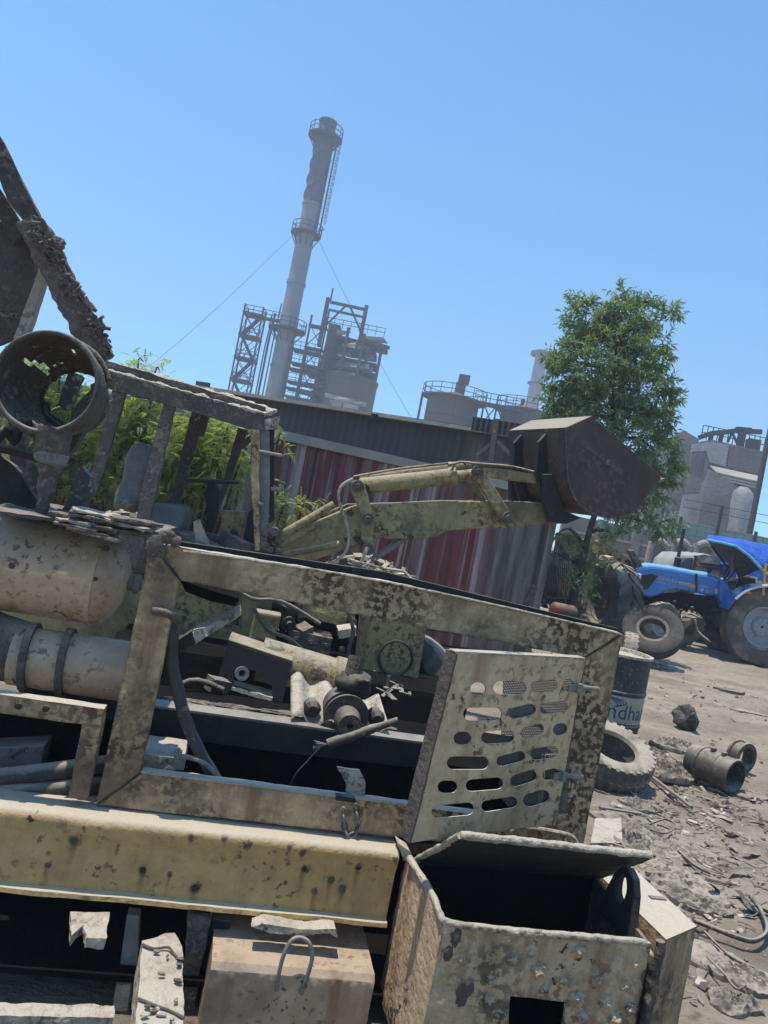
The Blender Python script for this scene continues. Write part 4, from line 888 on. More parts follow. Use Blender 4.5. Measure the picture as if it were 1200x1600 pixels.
# door swung out on the right post
hp = q(912, 1160, -.045); ho = Vector((hp.x * M.c + 0, 2.6 + hp.x * M.n, 0)) + Vector((-M.n, M.c, 0)) * hp.y
DA = rad(33.7); DF = Fr(ho.x, ho.y, DA)
door = thing('door', None, None); door.parent = mach
door.matrix_parent_inverse = Matrix(); door.location = (hp.x, hp.y, 0); door.rotation_euler = (0, 0, DA - M.yaw)
zc = lambda x, y: (620 + x / 3, 950 + y / 3)
outl = [(715, 1021), (760, 1023), (850, 1026), (915, 1031), (905, 1080), (893, 1150), (868, 1290), (800, 1296), (720, 1306), (642, 1317), (665, 1225), (690, 1120)]
def slot(x0, x1, y0, y1, sl=0, r=None):
    h = y1 - y0; r = r or max(10, (h - abs(sl)) / 2); m = (y0 + y1) / 2
    return [zc(*p) for p in stadium((x0 + r, m + sl / 2), (x1 - r, m - sl / 2), r)]
S_ = [slot(345, 417, 348, 412), slot(452, 608, 343, 406), slot(628, 756, 338, 395, 6), slot(780, 825, 335, 385),
      slot(312, 492, 467, 528), slot(525, 652, 450, 520, 18), slot(672, 802, 437, 497, 10),
      slot(267, 350, 580, 642), slot(397, 552, 572, 637, 6), slot(582, 690, 543, 612, 20), slot(732, 800, 540, 597, 4),
      slot(235, 433, 697, 757), slot(468, 602, 672, 742, 22), slot(627, 757, 648, 712, 10),
      slot(192, 286, 810, 868), slot(324, 500, 795, 860, 10), slot(532, 657, 760, 837, 24), slot(683, 760, 752, 807, 8),
      slot(165, 363, 913, 985, 14), slot(397, 566, 885, 955, 18), slot(592, 716, 853, 932, 18)]
pn = MB().holes(DF.qs(outl), [DF.qs(s) for s in S_], (0, .004, 0)).build('door_skin', M_door, door, bevel=.0012)
edge = MB()
for a, b in (((715, 1021), (642, 1317)),):
    A, B = DF.q(*a), DF.q(*b); edge.poly([A + Vector((-.001, -.003, 0)), B + Vector((-.001, -.003, 0)), B + Vector((-.001, .05, 0)), A + Vector((-.001, .05, 0))], (-.006, 0, 0))
edge.rough(.03, .0025, 20, 1).build('door_edge', M_burnt, door)
A, B = DF.q(712, 1020), DF.q(914, 1030); MB().poly([A, B, B + Vector((0, .035, 0)), A + Vector((0, .035, 0))], (0, 0, .005)).build('door_flange', M_pale, door, bevel=.001)
A, B = DF.q(868, 1290, .0), DF.q(916, 1030, .0); MB().tube([A + Vector((0, .01, 0)), B + Vector((0, .01, 0))], .008, 8).build('hinge_rod', M_burnt, door)
mm = NT('dirty wire mesh'); br = mm.n('ShaderNodeTexBrick'); br.inputs['Scale'].default_value = 1; br.inputs['Brick Width'].default_value = .011; br.inputs['Row Height'].default_value = .0055; br.inputs['Mortar Size'].default_value = .0016; br.offset = .5; br.inputs['Mortar Smooth'].default_value = 0
br.inputs['Color1'].default_value = (1, 1, 1, 1); br.inputs['Color2'].default_value = (1, 1, 1, 1); br.inputs['Mortar'].default_value = (0, 0, 0, 1); mm.l(mm.map((1, 1, 1), rot=(rad(90), 0, 0)), br.inputs['Vector'])
tb_ = mm.n('ShaderNodeBsdfTransparent'); mx = mm.n('ShaderNodeMixShader'); mm.done((.07, .065, .06), .8); mm.l(br.outputs[0], mx.inputs[0]); mm.l(mm.b.outputs[0], mx.inputs[1]); mm.l(tb_.outputs[0], mx.inputs[2]); mm.l(mx.outputs[0], mm.t.nodes['Material Output'].inputs[0])
MB().poly(DF.qs([zc(500, 310), zc(830, 300), zc(800, 960), zc(560, 975), zc(480, 880), zc(490, 560)], .012), (0, .001, 0)).build('wire_mesh', mm.m, door)
st = MB(); 
for x, y0, y1 in ((690, 690, 990), (745, 690, 900)): st.bar(DF.q(*zc(x, y0), .02), DF.q(*zc(x - 25, y1), .02), .018, .003)
st.bar(DF.q(*zc(700, 690), .018), DF.q(*zc(770, 690), .018), .02, .003); st.build('mesh_strap', M_door, door)
for x0, x1, y in ((803, 945, 372), (735, 868, 785)):
    hg = MB(); a, b = DF.q(*zc(x0, y + 4), -.006), DF.q(*zc(x1 - 70, y), -.006)
    hg.bar(a, b, .006, .026); hg.tube([DF.q(*zc(x1 - 85, y - 2), -.012), q(*zc(x1, y + 10), -.02) * 0 + DF.q(*zc(x1, y + 8), -.012)], .008, 10); hg.box(DF.q(*zc(x1 - 92, y + 4), -.008), .018, .022, .034)
    hg.build('hinge', M_steel, door, bevel=.002)
MB().tube(sm([q(x, y, -.03) for x, y in ((800, 1308), (803, 1294), (825, 1293), (860, 1298), (893, 1306), (902, 1318))], 5), .007, 6).build('loose_strap', M_pale, mach)

# main beam: rounded top, flat web, lipped foot
zt = q(310, 1286, -.03).z; zb = q(305, 1422, -.105).z
s0, s1 = q(-60, 1300, -.12).x - 1.0, q(618, 1380, -.12).x
prof = [(.12, zt - .02), (.10, zt), (-.06, zt)] + [(-.06 - .026 * math.sin(a), zt - .026 + .026 * math.cos(a)) for a in [k * math.pi / 14 for k in range(1, 9)]] + [(-.082, zt - .05), (-.073, zt - .075), (-.072, zb + .014), (-.074, zb + .013), (-.098, zb + .012), (-.101, zb - .002), (.12, zb - .002)]
SCARS = ((115, 1312, .016), (305, 1388, .018), (300, 1305, .012), (352, 1306, .011), (475, 1358, .013), (535, 1388, .016), (452, 1322, .009), (472, 1330, .01), (492, 1392, .012), (75, 1352, .012), (223, 1360, .013), (185, 1322, .007), (265, 1367, .008), (560, 1355, .014), (517, 1375, .012))
RUNS = [(q(x, y, -.073).x, q(x, y, -.073).z, r * 1.1, (.05 + 4.5 * r) if y > 1340 or r > .014 else .04) for x, y, r in SCARS]
M_beam = metal('olive yellow beam paint', (.46, .295, .10), (.50, .335, .15), chip=(.05, .04, .032), chip_t=.68, speck=(.1, .07, .045), speck_t=.62, streak=(.3, .2, .09), streak_t=.57, blot=(.34, .27, .185), blot_t=.53, dust=(.48, .41, .31), dust_a=1, bump=.006, sc=.8, mott=.4, runs=RUNS)
bm_ = MB()
n = 130
def bf(u, v):
    k = v * (len(prof) - 1); i = min(int(k), len(prof) - 2); f = k - i; d = prof[i][0] * (1 - f) + prof[i + 1][0] * f; z = prof[i][1] * (1 - f) + prof[i + 1][1] * f
    s = s0 + (s1 - s0) * u; w = noise.fractal(Vector((s * 5, d * 9, z * 9)), 1, 2, 3)
    return (s, d + .0025 * w, z + .003 * w)
bm_.grid(bf, n, (len(prof) - 1) * 3)
beam = bm_.build('main_beam', M_beam, mach, smooth=35, solid=0)
MB().poly([(s1, d, z) for d, z in prof], (.006, 0, 0)).build('beam_end', M_beam, mach)
for i, (x, y, r) in enumerate(SCARS):
    MB().blob(q(x, y, -.0725), r * .62, .0022, r * .62, i, .8, 3, 3.2).build('burn_scar', [M_burnt, M_dark, M_flake][i % 3], beam, smooth=60)
# fuel box in front: walls, cut out, lip, lid, lug
ZT = .585; zq = lambda x, y: M.qz(x, y, ZT)
fl, fr_ = zq(692, 1441), zq(1020, 1478); bl_, br_ = zq(634, 1330), zq(932, 1368)
fd = (fl.y + fr_.y) / 2; x0, x1 = fl.x, fr_.x
box = thing('fuel_box', None, None); box.parent = mach
def wall(name, a, b, th, ext=None, hs=[], zlow=.1, ztop=ZT):
    n_ = Vector((-(b.y - a.y), b.x - a.x, 0)).normalized() * th
    return MB().holes([(a.x, a.y, ztop), (b.x, b.y, ztop), (b.x, b.y, zlow), (a.x, a.y, zlow)], hs, n_)
A, B, Cc, Dd = Vector((fl.x, fd, ZT)), Vector((fr_.x, fd, ZT)), Vector((bl_.x, bl_.y, ZT)), Vector((br_.x, br_.y, ZT))
ho_ = [Vector((p.x, fd, p.z)) for p in qs([(797, 1556), (884, 1566), (878, 1640), (793, 1630)], fd)]
wf = wall('front_wall', A, B, .012, hs=[ho_]).rough(.02, .0032, 14, 5)
wf.build('front_wall', M_box, box, smooth=70)
lm = [(905, 1485, .02), (840, 1515, .022), (800, 1500, .016), (765, 1530, .012), (930, 1530, .02), (975, 1540, .014), (900, 1560, .024), (945, 1565, .018), (910, 1590, .02), (960, 1590, .02), (720, 1500, .012), (880, 1530, .014), (985, 1575, .016), (765, 1560, .014), (780, 1585, .015), (850, 1545, .012), (990, 1505, .01), (830, 1490, .01)]
for i, (x, y, r) in enumerate(lm): MB().blob(q(x, y, fd + .003), r * 1.15, .010 + r * .32, r, i, .5, 3, 2.2).build('paint_blister', M_box, box, smooth=60)
for i, (x, y, r) in enumerate(((712, 1465, .02), (700, 1490, .016), (722, 1555, .024), (735, 1545, .014), (765, 1575, .016))): MB().blob(q(x, y, fd - .001), r * .8, .003, r * 1.3, i + 40, .5, 3, 2.2).build('paint_chip', M_burnt, box, smooth=60)
wall('left_wall', Cc, A, .012).rough(.03, .002, 12, 6).build('left_wall', M_box, box, smooth=70)
wall('right_wall', B, Dd, .012).build('right_wall', M_burnt, box); wall('back_wall', Dd, Cc, .012).build('back_wall', M_grime_shade, box)
MB().poly([(A.x, fd + .02, .14), (B.x, fd + .02, .14), (Dd.x, Dd.y, .14), (Cc.x, Cc.y, .14)], (0, 0, .01)).build('floor', M_grime_shade, box)
rim_ = MB(); rp = [Cc + Vector((.0, -.06, .004)), A.lerp(Cc, .35) + Vector((.01, 0, .004)), A + Vector((.0, .05, .004)), A + Vector((.02, .006, .002)), A.lerp(B, .3), A.lerp(B, .65) + Vector((0, 0, .002)), B + Vector((-.02, .004, 0))]
rim_.tube(sm(rp, 6), .011, 8).rough(.018, .003, 20, 9).build('rim', M_pale, box, smooth=60)
MB().poly([q(622, 1318, -.08), q(640, 1330, -.1), q(652, 1352, -.1), q(630, 1345, -.08)], (0, .06, .0)).rough(.02, .004, 20, 3).build('bent_tab', M_pale, box)
lid0 = [q(648, 1342, -.05), q(930, 1368, -.03), q(1016, 1333, -.37), q(719, 1301, -.37)]
nl = (lid0[1] - lid0[0]).cross(lid0[3] - lid0[0]).normalized()
MB().poly(lid0, nl * .018).rough(.022, .0035, 16, 8).build('lid', M_dark, box)
cr = MB(); cr.tube([lid0[3].lerp(lid0[2], k / 20) + nl * .006 for k in range(21)], .0125, 8); cr.tube([lid0[3].lerp(lid0[0], k / 8) + nl * .008 for k in range(9)], .011, 8); cr.rough(.014, .004, 26, 4).build('lid_crust', M_pale, box, smooth=60)
# lug on the right wall
lug = [(-.20, ZT - .06), (-.22, ZT + .03), (-.245, ZT + .09), (-.28, ZT + .135), (-.32, ZT + .15), (-.36, ZT + .135), (-.385, ZT + .09), (-.395, ZT + .03), (-.41, ZT - .02), (-.43, ZT - .06)]
lh = [(-.305 + .03 * math.cos(a), ZT + .075 + .042 * math.sin(a)) for a in [2 * math.pi * k / 14 for k in range(14)]]
lx = x1 - .02; MB().holes([(lx, d, z) for d, z in lug], [[(lx, d, z) for d, z in lh]], (.028, 0, 0)).build('lifting_lug', M_dark, box, bevel=.008, seg=3)
MB().lathe((lx + .03, -.44, ZT - .045), (0, 1, .1), [(-.04, .012), (-.03, .02), (.05, .022), (.07, .012)], 12, cap=True).build('lug_pin', M_yel, box, smooth=40)
# thick channel standing on the far side of the box
c1, c2, c3, c4 = [M.qz(x, y, ZT - .02) for x, y in ((1041, 1468), (1089, 1447), (968, 1362), (925, 1372))]
ch = MB().poly([c1, c2, c2 + Vector((-.02, .42, 0)), c1 + Vector((-.03, .42, 0))], (0, 0, -.5)).rough(.035, .003, 12, 4).build('side_channel', M_cream, box)
w_ = MB(); w_.tube(sm([c1 + Vector((-.012, .01, -.01 - .04 * k)) + Vector((.004 * math.sin(k * 2.1), 0, 0)) for k in range(12)], 3), .016, 8).rough(.015, .006, 30, 3).build('weld_bead', M_burnt, box, smooth=60)
k_ = c2 + Vector((-.05, .16, .002)); MB().box(k_, .06, .02, .006).build('cleat', M_burnt, box)

# air tank, deck above it, canister below
dT = .34; c = q(156, 903, dT); R = .168; ax = Vector((-1, 0, 0))
MB().lathe(c, ax, [(-.105, .018), (-.10, .05), (-.085, .09), (-.06, .13), (-.03, .155), (0, R), (.012, R + .003), (.02, R), (1.75, R), (1.78, R * .9), (1.83, R * .5), (1.85, .02)], 40).build('air_tank', M_tank, mach, smooth=40)
MB().lathe(c, ax, [(-.004, R), (-.003, R + .004), (.012, R + .004), (.016, R)], 40).build('weld_band', M_tank, mach)
MB().lathe(c, -ax, [(.09, .03), (.12, .028), (.122, .036), (.14, .036), (.142, .02), (.2, .018)], 14, cap=True).build('tank_fitting', M_steel, mach, smooth=40)
for x, y, r in ((20, 884, .012), (165, 856, .01), (150, 905, .008)): MB().lathe(q(x, y, dT - R + .012), (0, -1, .2), [(-.02, r * 1.2), (0, r * 1.2), (.0, r), (.012, r)], 6, cap=True).build('tank_bolt', M_burnt, mach)
MB().poly(qs([(127, 868), (136, 869), (135, 875), (126, 874)], dT - R - .002), (0, .003, 0)).build('tank_tag', M_pale, mach)
DZ = q(120, 822, .12).z
dk = MB().poly([M.qz(-40, 800, DZ), M.qz(16, 808, DZ), M.qz(100, 818, DZ), M.qz(175, 830, DZ), M.qz(243, 838, DZ)] + [Vector((q(243, 838, .1).x + .02, .75, DZ)), Vector((q(-40, 800, .1).x, .75, DZ))], (0, 0, .014)).rough(.03, .006, 14, 2).build('deck_plate', M_burnt, mach)
rr = random.Random(9)
for k in range(9):
    a = q(105 + 14 * k + rr.random() * 8, 815 + 2.6 * k, .12 + .05 * rr.random()); L = .1 + .12 * rr.random()
    MB().box((a.x, a.y + .03, DZ + .014 + .012 * (k % 4)), L, .12 + .08 * rr.random(), .01, Euler((.1 * rr.random(), .12 * rr.random() - .05, rr.random() - .5)).to_matrix()).rough(.018, .007, 22, k).build('rust_layer', M_flake if k % 3 else M_pale, mach)
for k in range(3):
    a = q(118 + 20 * k, 827 + k * 3, .08); MB().box((a.x, a.y, DZ - .008 * k), .13, .06, .008, Euler((0, .05, .1 * k)).to_matrix()).rough(.018, .006, 24, k + 20).build('rust_layer', M_flake, mach)
cc = q(118, 1037, .24); r0 = .105
MB().lathe(cc, X3, [(-.2, r0 * .96), (.25, r0)], 36, cap=True).build('filter_canister', M_tank, mach, smooth=40)
for x, y in ((48, 1022), (104, 1034)):
    p = q(x, y, .24); MB().lathe((p.x, p.y, cc.z), (1, 0, .06), [(-.012, r0 - .004), (-.012, r0 + .012), (.012, r0 + .012), (.012, r0 - .004)], 36).build('clamp_band', M_burnt, mach)
MB().tube(sm([q(-260, 985, .34), q(-60, 1000, .3), q(-5, 1010, .28), q(42, 1022, .25)], 4), [.13] * 4 + [.13, .125, .12, .115, .112, .11, .107, .106, .105], 24).build('intake_elbow', M_burnt, mach, smooth=50)
plate('support_bracket', [(-250, 1050), (163, 1108), (160, 1136), (128, 1132), (-250, 1080)], -.02, .05, M_cream, rg=(.03, .002, 16)); plate('support_leg', [(128, 1132), (160, 1136), (136, 1250), (106, 1246)], -.02, .05, M_cream, rg=(.03, .002, 16))
for x, y in ((29, 1103), (72, 1107)): MB().lathe(q(x, y, -.02), -Y3, [(0, .011), (.006, .011), (.008, .004)], 8, cap=True).build('bolt', M_dark, mach)
MB().tube(sm([q(-240, 1235, .1), q(-40, 1218, .1), q(60, 1208, .1), q(165, 1194, .12), q(250, 1185, .2)]), .03, 12).build('hose', M_hose, mach, smooth=50); MB().tube(sm([q(-240, 1245, .1), q(-40, 1240, .08), q(60, 1236, .08), q(150, 1226, .1), q(240, 1220, .2)]), .028, 12).build('hose', M_hose, mach, smooth=50)
plate('inner_box', [(-40, 1170), (70, 1165), (60, 1215), (-40, 1225)], .3, .3, M_steel); 
# inside the frame
ch = [(228, 1104), (450, 1135), (672, 1164), (664, 1202), (440, 1176), (222, 1147)]
plate('inner_channel', ch, .36, .012, M_dark, bv=.003); a, b = q(228, 1104, .36), q(672, 1164, .36); MB().poly([a, b, b + Vector((0, .09, 0)), a + Vector((0, .09, 0))], (0, 0, .008)).build('channel_flange', M_steel, mach)
zf = a.z
MB().box((.0, .66, zf - .08), 2.3, .56, .02).build('inner_deck', M_grime_shade, mach)  # deck, walls and floor here coloured near black to paint in the bay's shade
MB().box((-.1, .42, .42), 2.4, .02, .66).build('inner_wall', M_grime_shade, mach); MB().box((-.1, .16, .12), 2.4, .55, .02).build('inner_floor', M_grime_shade, mach)
MB().box((.84, .24, .6), .02, .36, .5).build('inner_wall', M_grime_shade, mach)
MB().tube(sm([q(x, y, dd) for x, y, dd in ((270, 968, .03), (269, 1000, .04), (269, 1035, .05), (278, 1080, .06), (292, 1130, .07), (312, 1175, .08), (340, 1222, .1))], 5), .021, 14).rough(.03, .002, 20, 3).build('hose', M_hose, mach, smooth=60)
MB().tube(sm([q(x, y, dd) for x, y, dd in ((238, 954, -.01), (256, 957, -.012), (272, 964, 0), (280, 975, .02), (279, 990, .03))], 5), .014, 12).build('pipe_elbow', M_burnt, mach, smooth=60)
MB().tube(sm([q(x, y, .06) for x, y in ((276, 1181), (298, 1184), (318, 1192), (332, 1204), (341, 1216))], 5), .008, 10).build('link_rod', M_steel, mach, smooth=60); MB().lathe(q(278, 1178, .05), Z3, [(-.015, .013), (.0, .015), (.012, .015), (.012, .006), (.02, .006)], 6, cap=True).build('link_nut', M_steel, mach)
plate('arm_bracket', [(277, 1000), (300, 985), (306, 1006), (278, 1022)], .06, .1, M_dark); MB().poly([q(300, 990, .06), q(374, 953, .2), q(376, 962, .2), q(306, 1006, .06)], (.0, .05, .012)).rough(.02, .004, 20, 5).build('arm', M_pale, mach)
plate('step_ledge', [(222, 1178), (288, 1186), (287, 1205), (221, 1198)], .1, .2, M_pale, rg=(.03, .005, 14))
plate('tab_bracket', [(527, 1199), (562, 1203), (571, 1222), (571, 1250), (541, 1247), (541, 1225)], .04, .012, M_pale, rg=(.015, .003, 24)); plate('tab_bracket', [(280, 905), (340, 925), (375, 935), (368, 948), (330, 940), (290, 925)], .1, .15, M_grime_shade)
plate('clip', [(525, 1243), (556, 1247), (555, 1255), (524, 1251)], -.008, .03, M_dark)
ew = random.Random(12)
for k in range(2):
    x_, y_ = 300 + 40 * k + ew.random() * 14, 1058 + 3.2 * k + ew.random() * 26; c_ = M.qz(x_, y_, zf - .05)
    if k % 3 == 0: MB().tube(sm([c_ + Vector((-.09, -.02, .0)), c_ + Vector((0, .02, .03)), c_ + Vector((.1 * ew.random() + .05, .03, .0))], 3), .012 + .01 * ew.random(), 8).rough(.03, .003, 20, k).build('broken_pipe', [M_burnt, M_hose][k % 2], mach, smooth=50)
    elif k % 3 == 1: MB().box(c_, .06 + .1 * ew.random(), .05 + .05 * ew.random(), .03 + .05 * ew.random(), Euler((.3 * ew.random(), .4 * ew.random() - .2, ew.random() * 3)).to_matrix()).rough(.025, .007, 18, k).build('burnt_block', [M_dark, M_burnt][k % 2], mach)
    else: MB().lathe(c_, (ew.random() - .5, -1, .4), [(-.03, .03), (0, .045), (.02, .045), (.02, .02), (.045, .018)], 14, cap=True).build('burnt_fitting', M_burnt, mach, smooth=40)
for k in range(5): c_ = M.qz(300 + 70 * k, 1096 + 9 * k, zf - .065); MB().blob(c_, .1, .03, .008, k, .5, 3, 2).build('ash_patch', M_flake, mach)
# lamp of scrap hub
hb = q(540, 1118, .4); MB().lathe(hb, (.05, -1, -.1), [(-.14, .04), (-.12, .075), (-.03, .085), (-.028, .05), (0, .055), (0, .088), (.016, .09), (.018, .05), (.05, .052), (.07, .045), (.1, .044), (.1, .012)], 24).build('drive_hub', M_burnt, mach, smooth=40)
MB().blob(hb + Vector((.02, .06, .11)), .075, .07, .06, 4, .25).build('hub_housing', M_dark, mach, smooth=50)
for dx in (-.13, .13): MB().lathe(hb + Vector((dx, .05, 0)), (.05, -1, -.1), [(-.03, .03), (.02, .035), (.04, .02)], 12, cap=True).build('hub_ear', M_dark, mach)
MB().tube([hb + Vector((0, .05, .12)), hb + Vector((.01, .08, .22))], .03, 10).build('hub_shaft', M_burnt, mach)
MB().tube(sm([q(x, y, .3) for x, y in ((622, 1126), (590, 1136), (550, 1150), (512, 1163))], 4), [.014] * 5 + [.018] * 4 + [.02] * 4, 12).rough(.02, .002, 24, 2).build('broken_hose', M_hose, mach, smooth=60)
fz = MB()
for k in range(9): a = q(512, 1163, .3); fz.tube([a, a + Vector((-.035 - .02 * rr.random(), -.01, .03 * rr.random() - .02))], .002, 4)
fz.build('frayed_end', M_steel, mach)
MB().tube(sm([q(x, y, .28) for x, y in ((500, 1168), (480, 1190), (462, 1210), (450, 1235))], 4), .003, 5).build('wire', M_dark, mach)
# chain
def link_ring(c, a, b, mat, par, L=.016, W=.009, r=.0035):
    pts = [c + a * (L * math.cos(t) * (1.0)) + b * (W * math.sin(t)) for t in [2 * math.pi * k / 14 for k in range(14)]]
    return MB().tube(pts, r, 6, closed=True).build('chain_link', mat, par, smooth=60)
chn = thing('chain', 'short rusty chain hanging over the lower frame rail beside the door', 'chain', (0, 2.6, 0)); chn.rotation_euler = (0, 0, M.yaw)
cp = sm(qs([(556, 1256), (557, 1270), (560, 1284), (558, 1298), (548, 1308), (540, 1302), (538, 1285), (536, 1268), (538, 1256)], -.014), 3)
dist = 0; last = cp[0]; kk = 0
for i in range(1, len(cp)):
    if (cp[i] - last).length > .021:
        d_ = (cp[i] - last).normalized(); s_ = Y3 if kk % 2 else d_.cross(Y3); link_ring((cp[i] + last) / 2, d_, s_, M_steel if kk % 3 else M_burnt, chn); last = cp[i]; kk += 1

# ------------------------------------------------------------------ burnt upper works at the left
bw = M
def bpost(name, pts, d, th, mat, rg): return MB().poly(qs(pts, d), (0, th, 0)).rough(rg[0], rg[1], rg[2], int(abs(pts[0][0])) % 11).build(name, mat, mach)
bpost('roof_strut', [(-30, 175), (0, 212), (38, 290), (62, 338), (40, 350), (16, 318), (-10, 262), (-40, 235)], .5, .07, M_burnt, (.03, .006, 12))
bpost('roof_strut', [(24, 350), (46, 336), (68, 342), (92, 385), (118, 440), (144, 490), (160, 518), (174, 552), (150, 568), (124, 542), (98, 490), (66, 430), (42, 385)], .45, .06, M_flake, (.014, .011, 22))
fk = MB()
for k in range(170):
    t_ = rr.random(); x_ = 40 + 115 * t_ + rr.random() * 22; y_ = 352 + 185 * t_ - rr.random() * 14 + 6
    fk.box(q(x_, y_, .45 - .004), .012 + .03 * rr.random(), .008 + .012 * rr.random(), .004 + .01 * rr.random(), Euler((rr.uniform(-1, 1), rr.uniform(-.5, 1.2), rr.uniform(-1, 1))).to_matrix())
o = fk.build('scale_flakes', M_flake, mach); o['kind'] = 'stuff'
for x_, y_ in ((86, 380), (150, 508), (156, 545), (148, 560)): MB().blob(q(x_, y_, .46), .03, .02, .025, int(x_), .55, 3, 2.4).build('rust_clump', M_flake, mach)
bpost('roof_panel', [(-60, 340), (0, 346), (28, 352), (50, 385), (62, 412), (40, 480), (22, 528), (-60, 560)], .62, .04, M_burnt, (.035, .005, 10))
bpost('panel_strut', [(62, 414), (70, 432), (48, 505), (40, 525), (20, 528), (36, 490)], .55, .06, M_pale, (.02, .004, 16))
bpost('canopy_post', [(8, 540), (30, 540), (44, 800), (20, 800)], .66, .06, M_burnt, (.03, .005, 12)); bpost('canopy_post', [(-70, 340), (-40, 345), (-60, 800), (-90, 800)], .66, .06, M_burnt, (.03, .005, 12)); bpost('canopy_brace', [(-60, 250), (-20, 262), (40, 360), (20, 380)], .58, .05, M_burnt, (.03, .005, 12))
# burnt round housing, its shell eaten through
RC = q(72, 597, .2); RX = Vector((.14, 1, -.10)).normalized(); R0 = .168
sh = MB()
prof = [(t * .30, R0 * (1 - .45 * max(0, t - .35))) for t in [k / 16 for k in range(17)]]
def keep(j, k):
    if j > 14: return True
    a = 2 * math.pi * k / 64
    v = noise.fractal(Vector((math.cos(a) * 2.6, math.sin(a) * 2.6, j * .22)), 1, 2, 4)
    return v < .52
sh.lathe(RC, RX, prof, 64, keep=keep, wob=.02)
rb_ = MB()
sh.build('burnt_housing', M_burnt, mach, solid=.006)
bk_ = MB(); e1 = RX.cross(Z3).normalized(); e2 = e1.cross(RX).normalized(); bc = RC + RX * .29
NA = 72
def back(u, v):
    a = 2 * math.pi * u; ri_ = R0 * (.52 + .1 * noise.fractal(Vector((math.cos(a) * 3, math.sin(a) * 3, 2)), 1, 2, 4)); ro_ = R0 * .74
    ri_ *= (1.35 if math.sin(a) > -.2 else 1.0); ri_ = min(ri_, ro_ * .95)
    r_ = ri_ + (ro_ - ri_) * v; return bc + e1 * (r_ * math.cos(a)) + e2 * (r_ * math.sin(a) ) + RX * (.02 * noise.noise(Vector((u * 9, v * 3, 0))))
bk_.grid(back, NA, 4).build('eaten_back', M_burnt, mach, solid=.006)
MB().tube([RC + (e1 * math.cos(a) + e2 * math.sin(a)) * (R0 + .002) for a in [2 * math.pi * k / 48 for k in range(48)]], .010, 8, closed=True).rough(.03, .0015, 20, 4).build('rim_ring', M_hose, mach, smooth=60)
MB().tube([RC + RX * .1 + (e1 * math.cos(a) + e2 * math.sin(a)) * (R0 + .012) for a in [2 * math.pi * k / 48 for k in range(3, 40)]], .009, 8).rough(.03, .004, 20, 5).build('clamp_ring', M_burnt, mach, smooth=60)
def tb(name, pts, rs, mat, n=14, rg=None):
    m = MB().tube(sm([q(x, y, d) for x, y, d in pts], 3), rs if not isinstance(rs, list) else [rs[min(int(i / 3), len(rs) - 1)] for i in range((len(pts) - 1) * 3 + 1)], n)
    if rg: m.rough(*rg)
    return m.build(name, mat, mach, smooth=55)
tb('neck', [(84, 668, .22), (82, 690, .22), (80, 712, .22)], [.058, .056, .05], M_burnt, 20, (.02, .005, 18, 3))
MB().lathe(q(81, 712, .22), (-.12, 0, -1), [(-.015, .05), (-.012, .055), (.02, .055), (.03, .046)], 24).build('neck_collar', M_steel, mach, smooth=40)
tb('stub_pipe', [(80, 720, .22), (76, 745, .22), (70, 775, .22), (64, 802, .22)], [.04, .032, .022, .02], M_burnt, 14, (.02, .003, 18, 6))
def blade(name, pts, d, mat): return MB().poly(qs(pts, d), (0, .05, .0)).rough(.018, .005, 16, int(pts[0][0])).build(name, mat, mach)
blade('fan_blade', [(108, 730), (128, 728), (142, 745), (144, 768), (132, 790), (110, 802), (96, 800), (106, 780), (112, 758), (107, 742)], .26, M_hose)
blade('fan_blade', [(36, 735), (52, 726), (66, 735), (62, 765), (58, 775), (44, 755)], .3, M_hose)
blade('torn_shroud', [(-40, 700), (0, 712), (22, 728), (40, 755), (58, 782), (50, 800), (0, 795), (-40, 790)], .34, M_dark)
blade('torn_shroud', [(112, 640), (150, 600), (160, 612), (150, 650), (128, 680), (100, 722), (92, 745), (84, 742), (100, 700), (104, 670)], .32, M_burnt)
blade('bent_strap', [(98, 605), (108, 580), (128, 588), (122, 602), (110, 640), (100, 642), (90, 634)], .62, M_hose)
tb('conduit', [(-30, 690, .3), (0, 700, .3), (28, 706, .3), (60, 715, .28)], .016, M_dark, 8); tb('conduit', [(-30, 715, .3), (10, 672, .3), (22, 690, .32), (30, 668, .3), (50, 662, .3)], .018, M_dark, 8)
for x_, y_ in ((152, 606), (160, 590), (155, 640), (165, 625), (140, 625)): MB().blob(q(x_, y_, .33), .022, .02, .02, int(x_) + 3, .5, 3, 2.2).build('rust_clump', M_flake, mach)
tb('bent_wire', [(158, 575, .3), (163, 600, .3), (160, 640, .3)], .006, M_burnt, 6)
# ------------------------------------------------------------------ below the beam
zg = lambda x, y, d: q(x, y, d)
plate('lower_rail', [(-40, 1462), (190, 1462), (185, 1512), (-40, 1502)], .14, .06, M_yel); MB().poly([M.qz(-40, 1566, .2), M.qz(180, 1570, .2), M.qz(178, 1590, .2), M.qz(-40, 1586, .2)], (0, .0, -.03)).rough(.02, .005, 18, 4).build('lower_rail', M_pale, mach)
plate('lower_tray', [(-40, 1500), (190, 1512), (180, 1580), (-40, 1575)], .05, .01, M_steel)
plate('lower_post', [(198, 1430), (218, 1432), (212, 1580), (178, 1575)], -.06, .05, M_steel); MB().poly([q(181, 1540, -.11), q(204, 1538, -.11), q(200, 1572, -.11), q(176, 1576, -.11)], (0, .05, 0)).rough(.02, .004, 18, 2).build('post_cap', M_pale, mach); plate('lower_post', [(176, 1577), (200, 1574), (192, 1660), (168, 1660)], -.1, .04, M_beam)
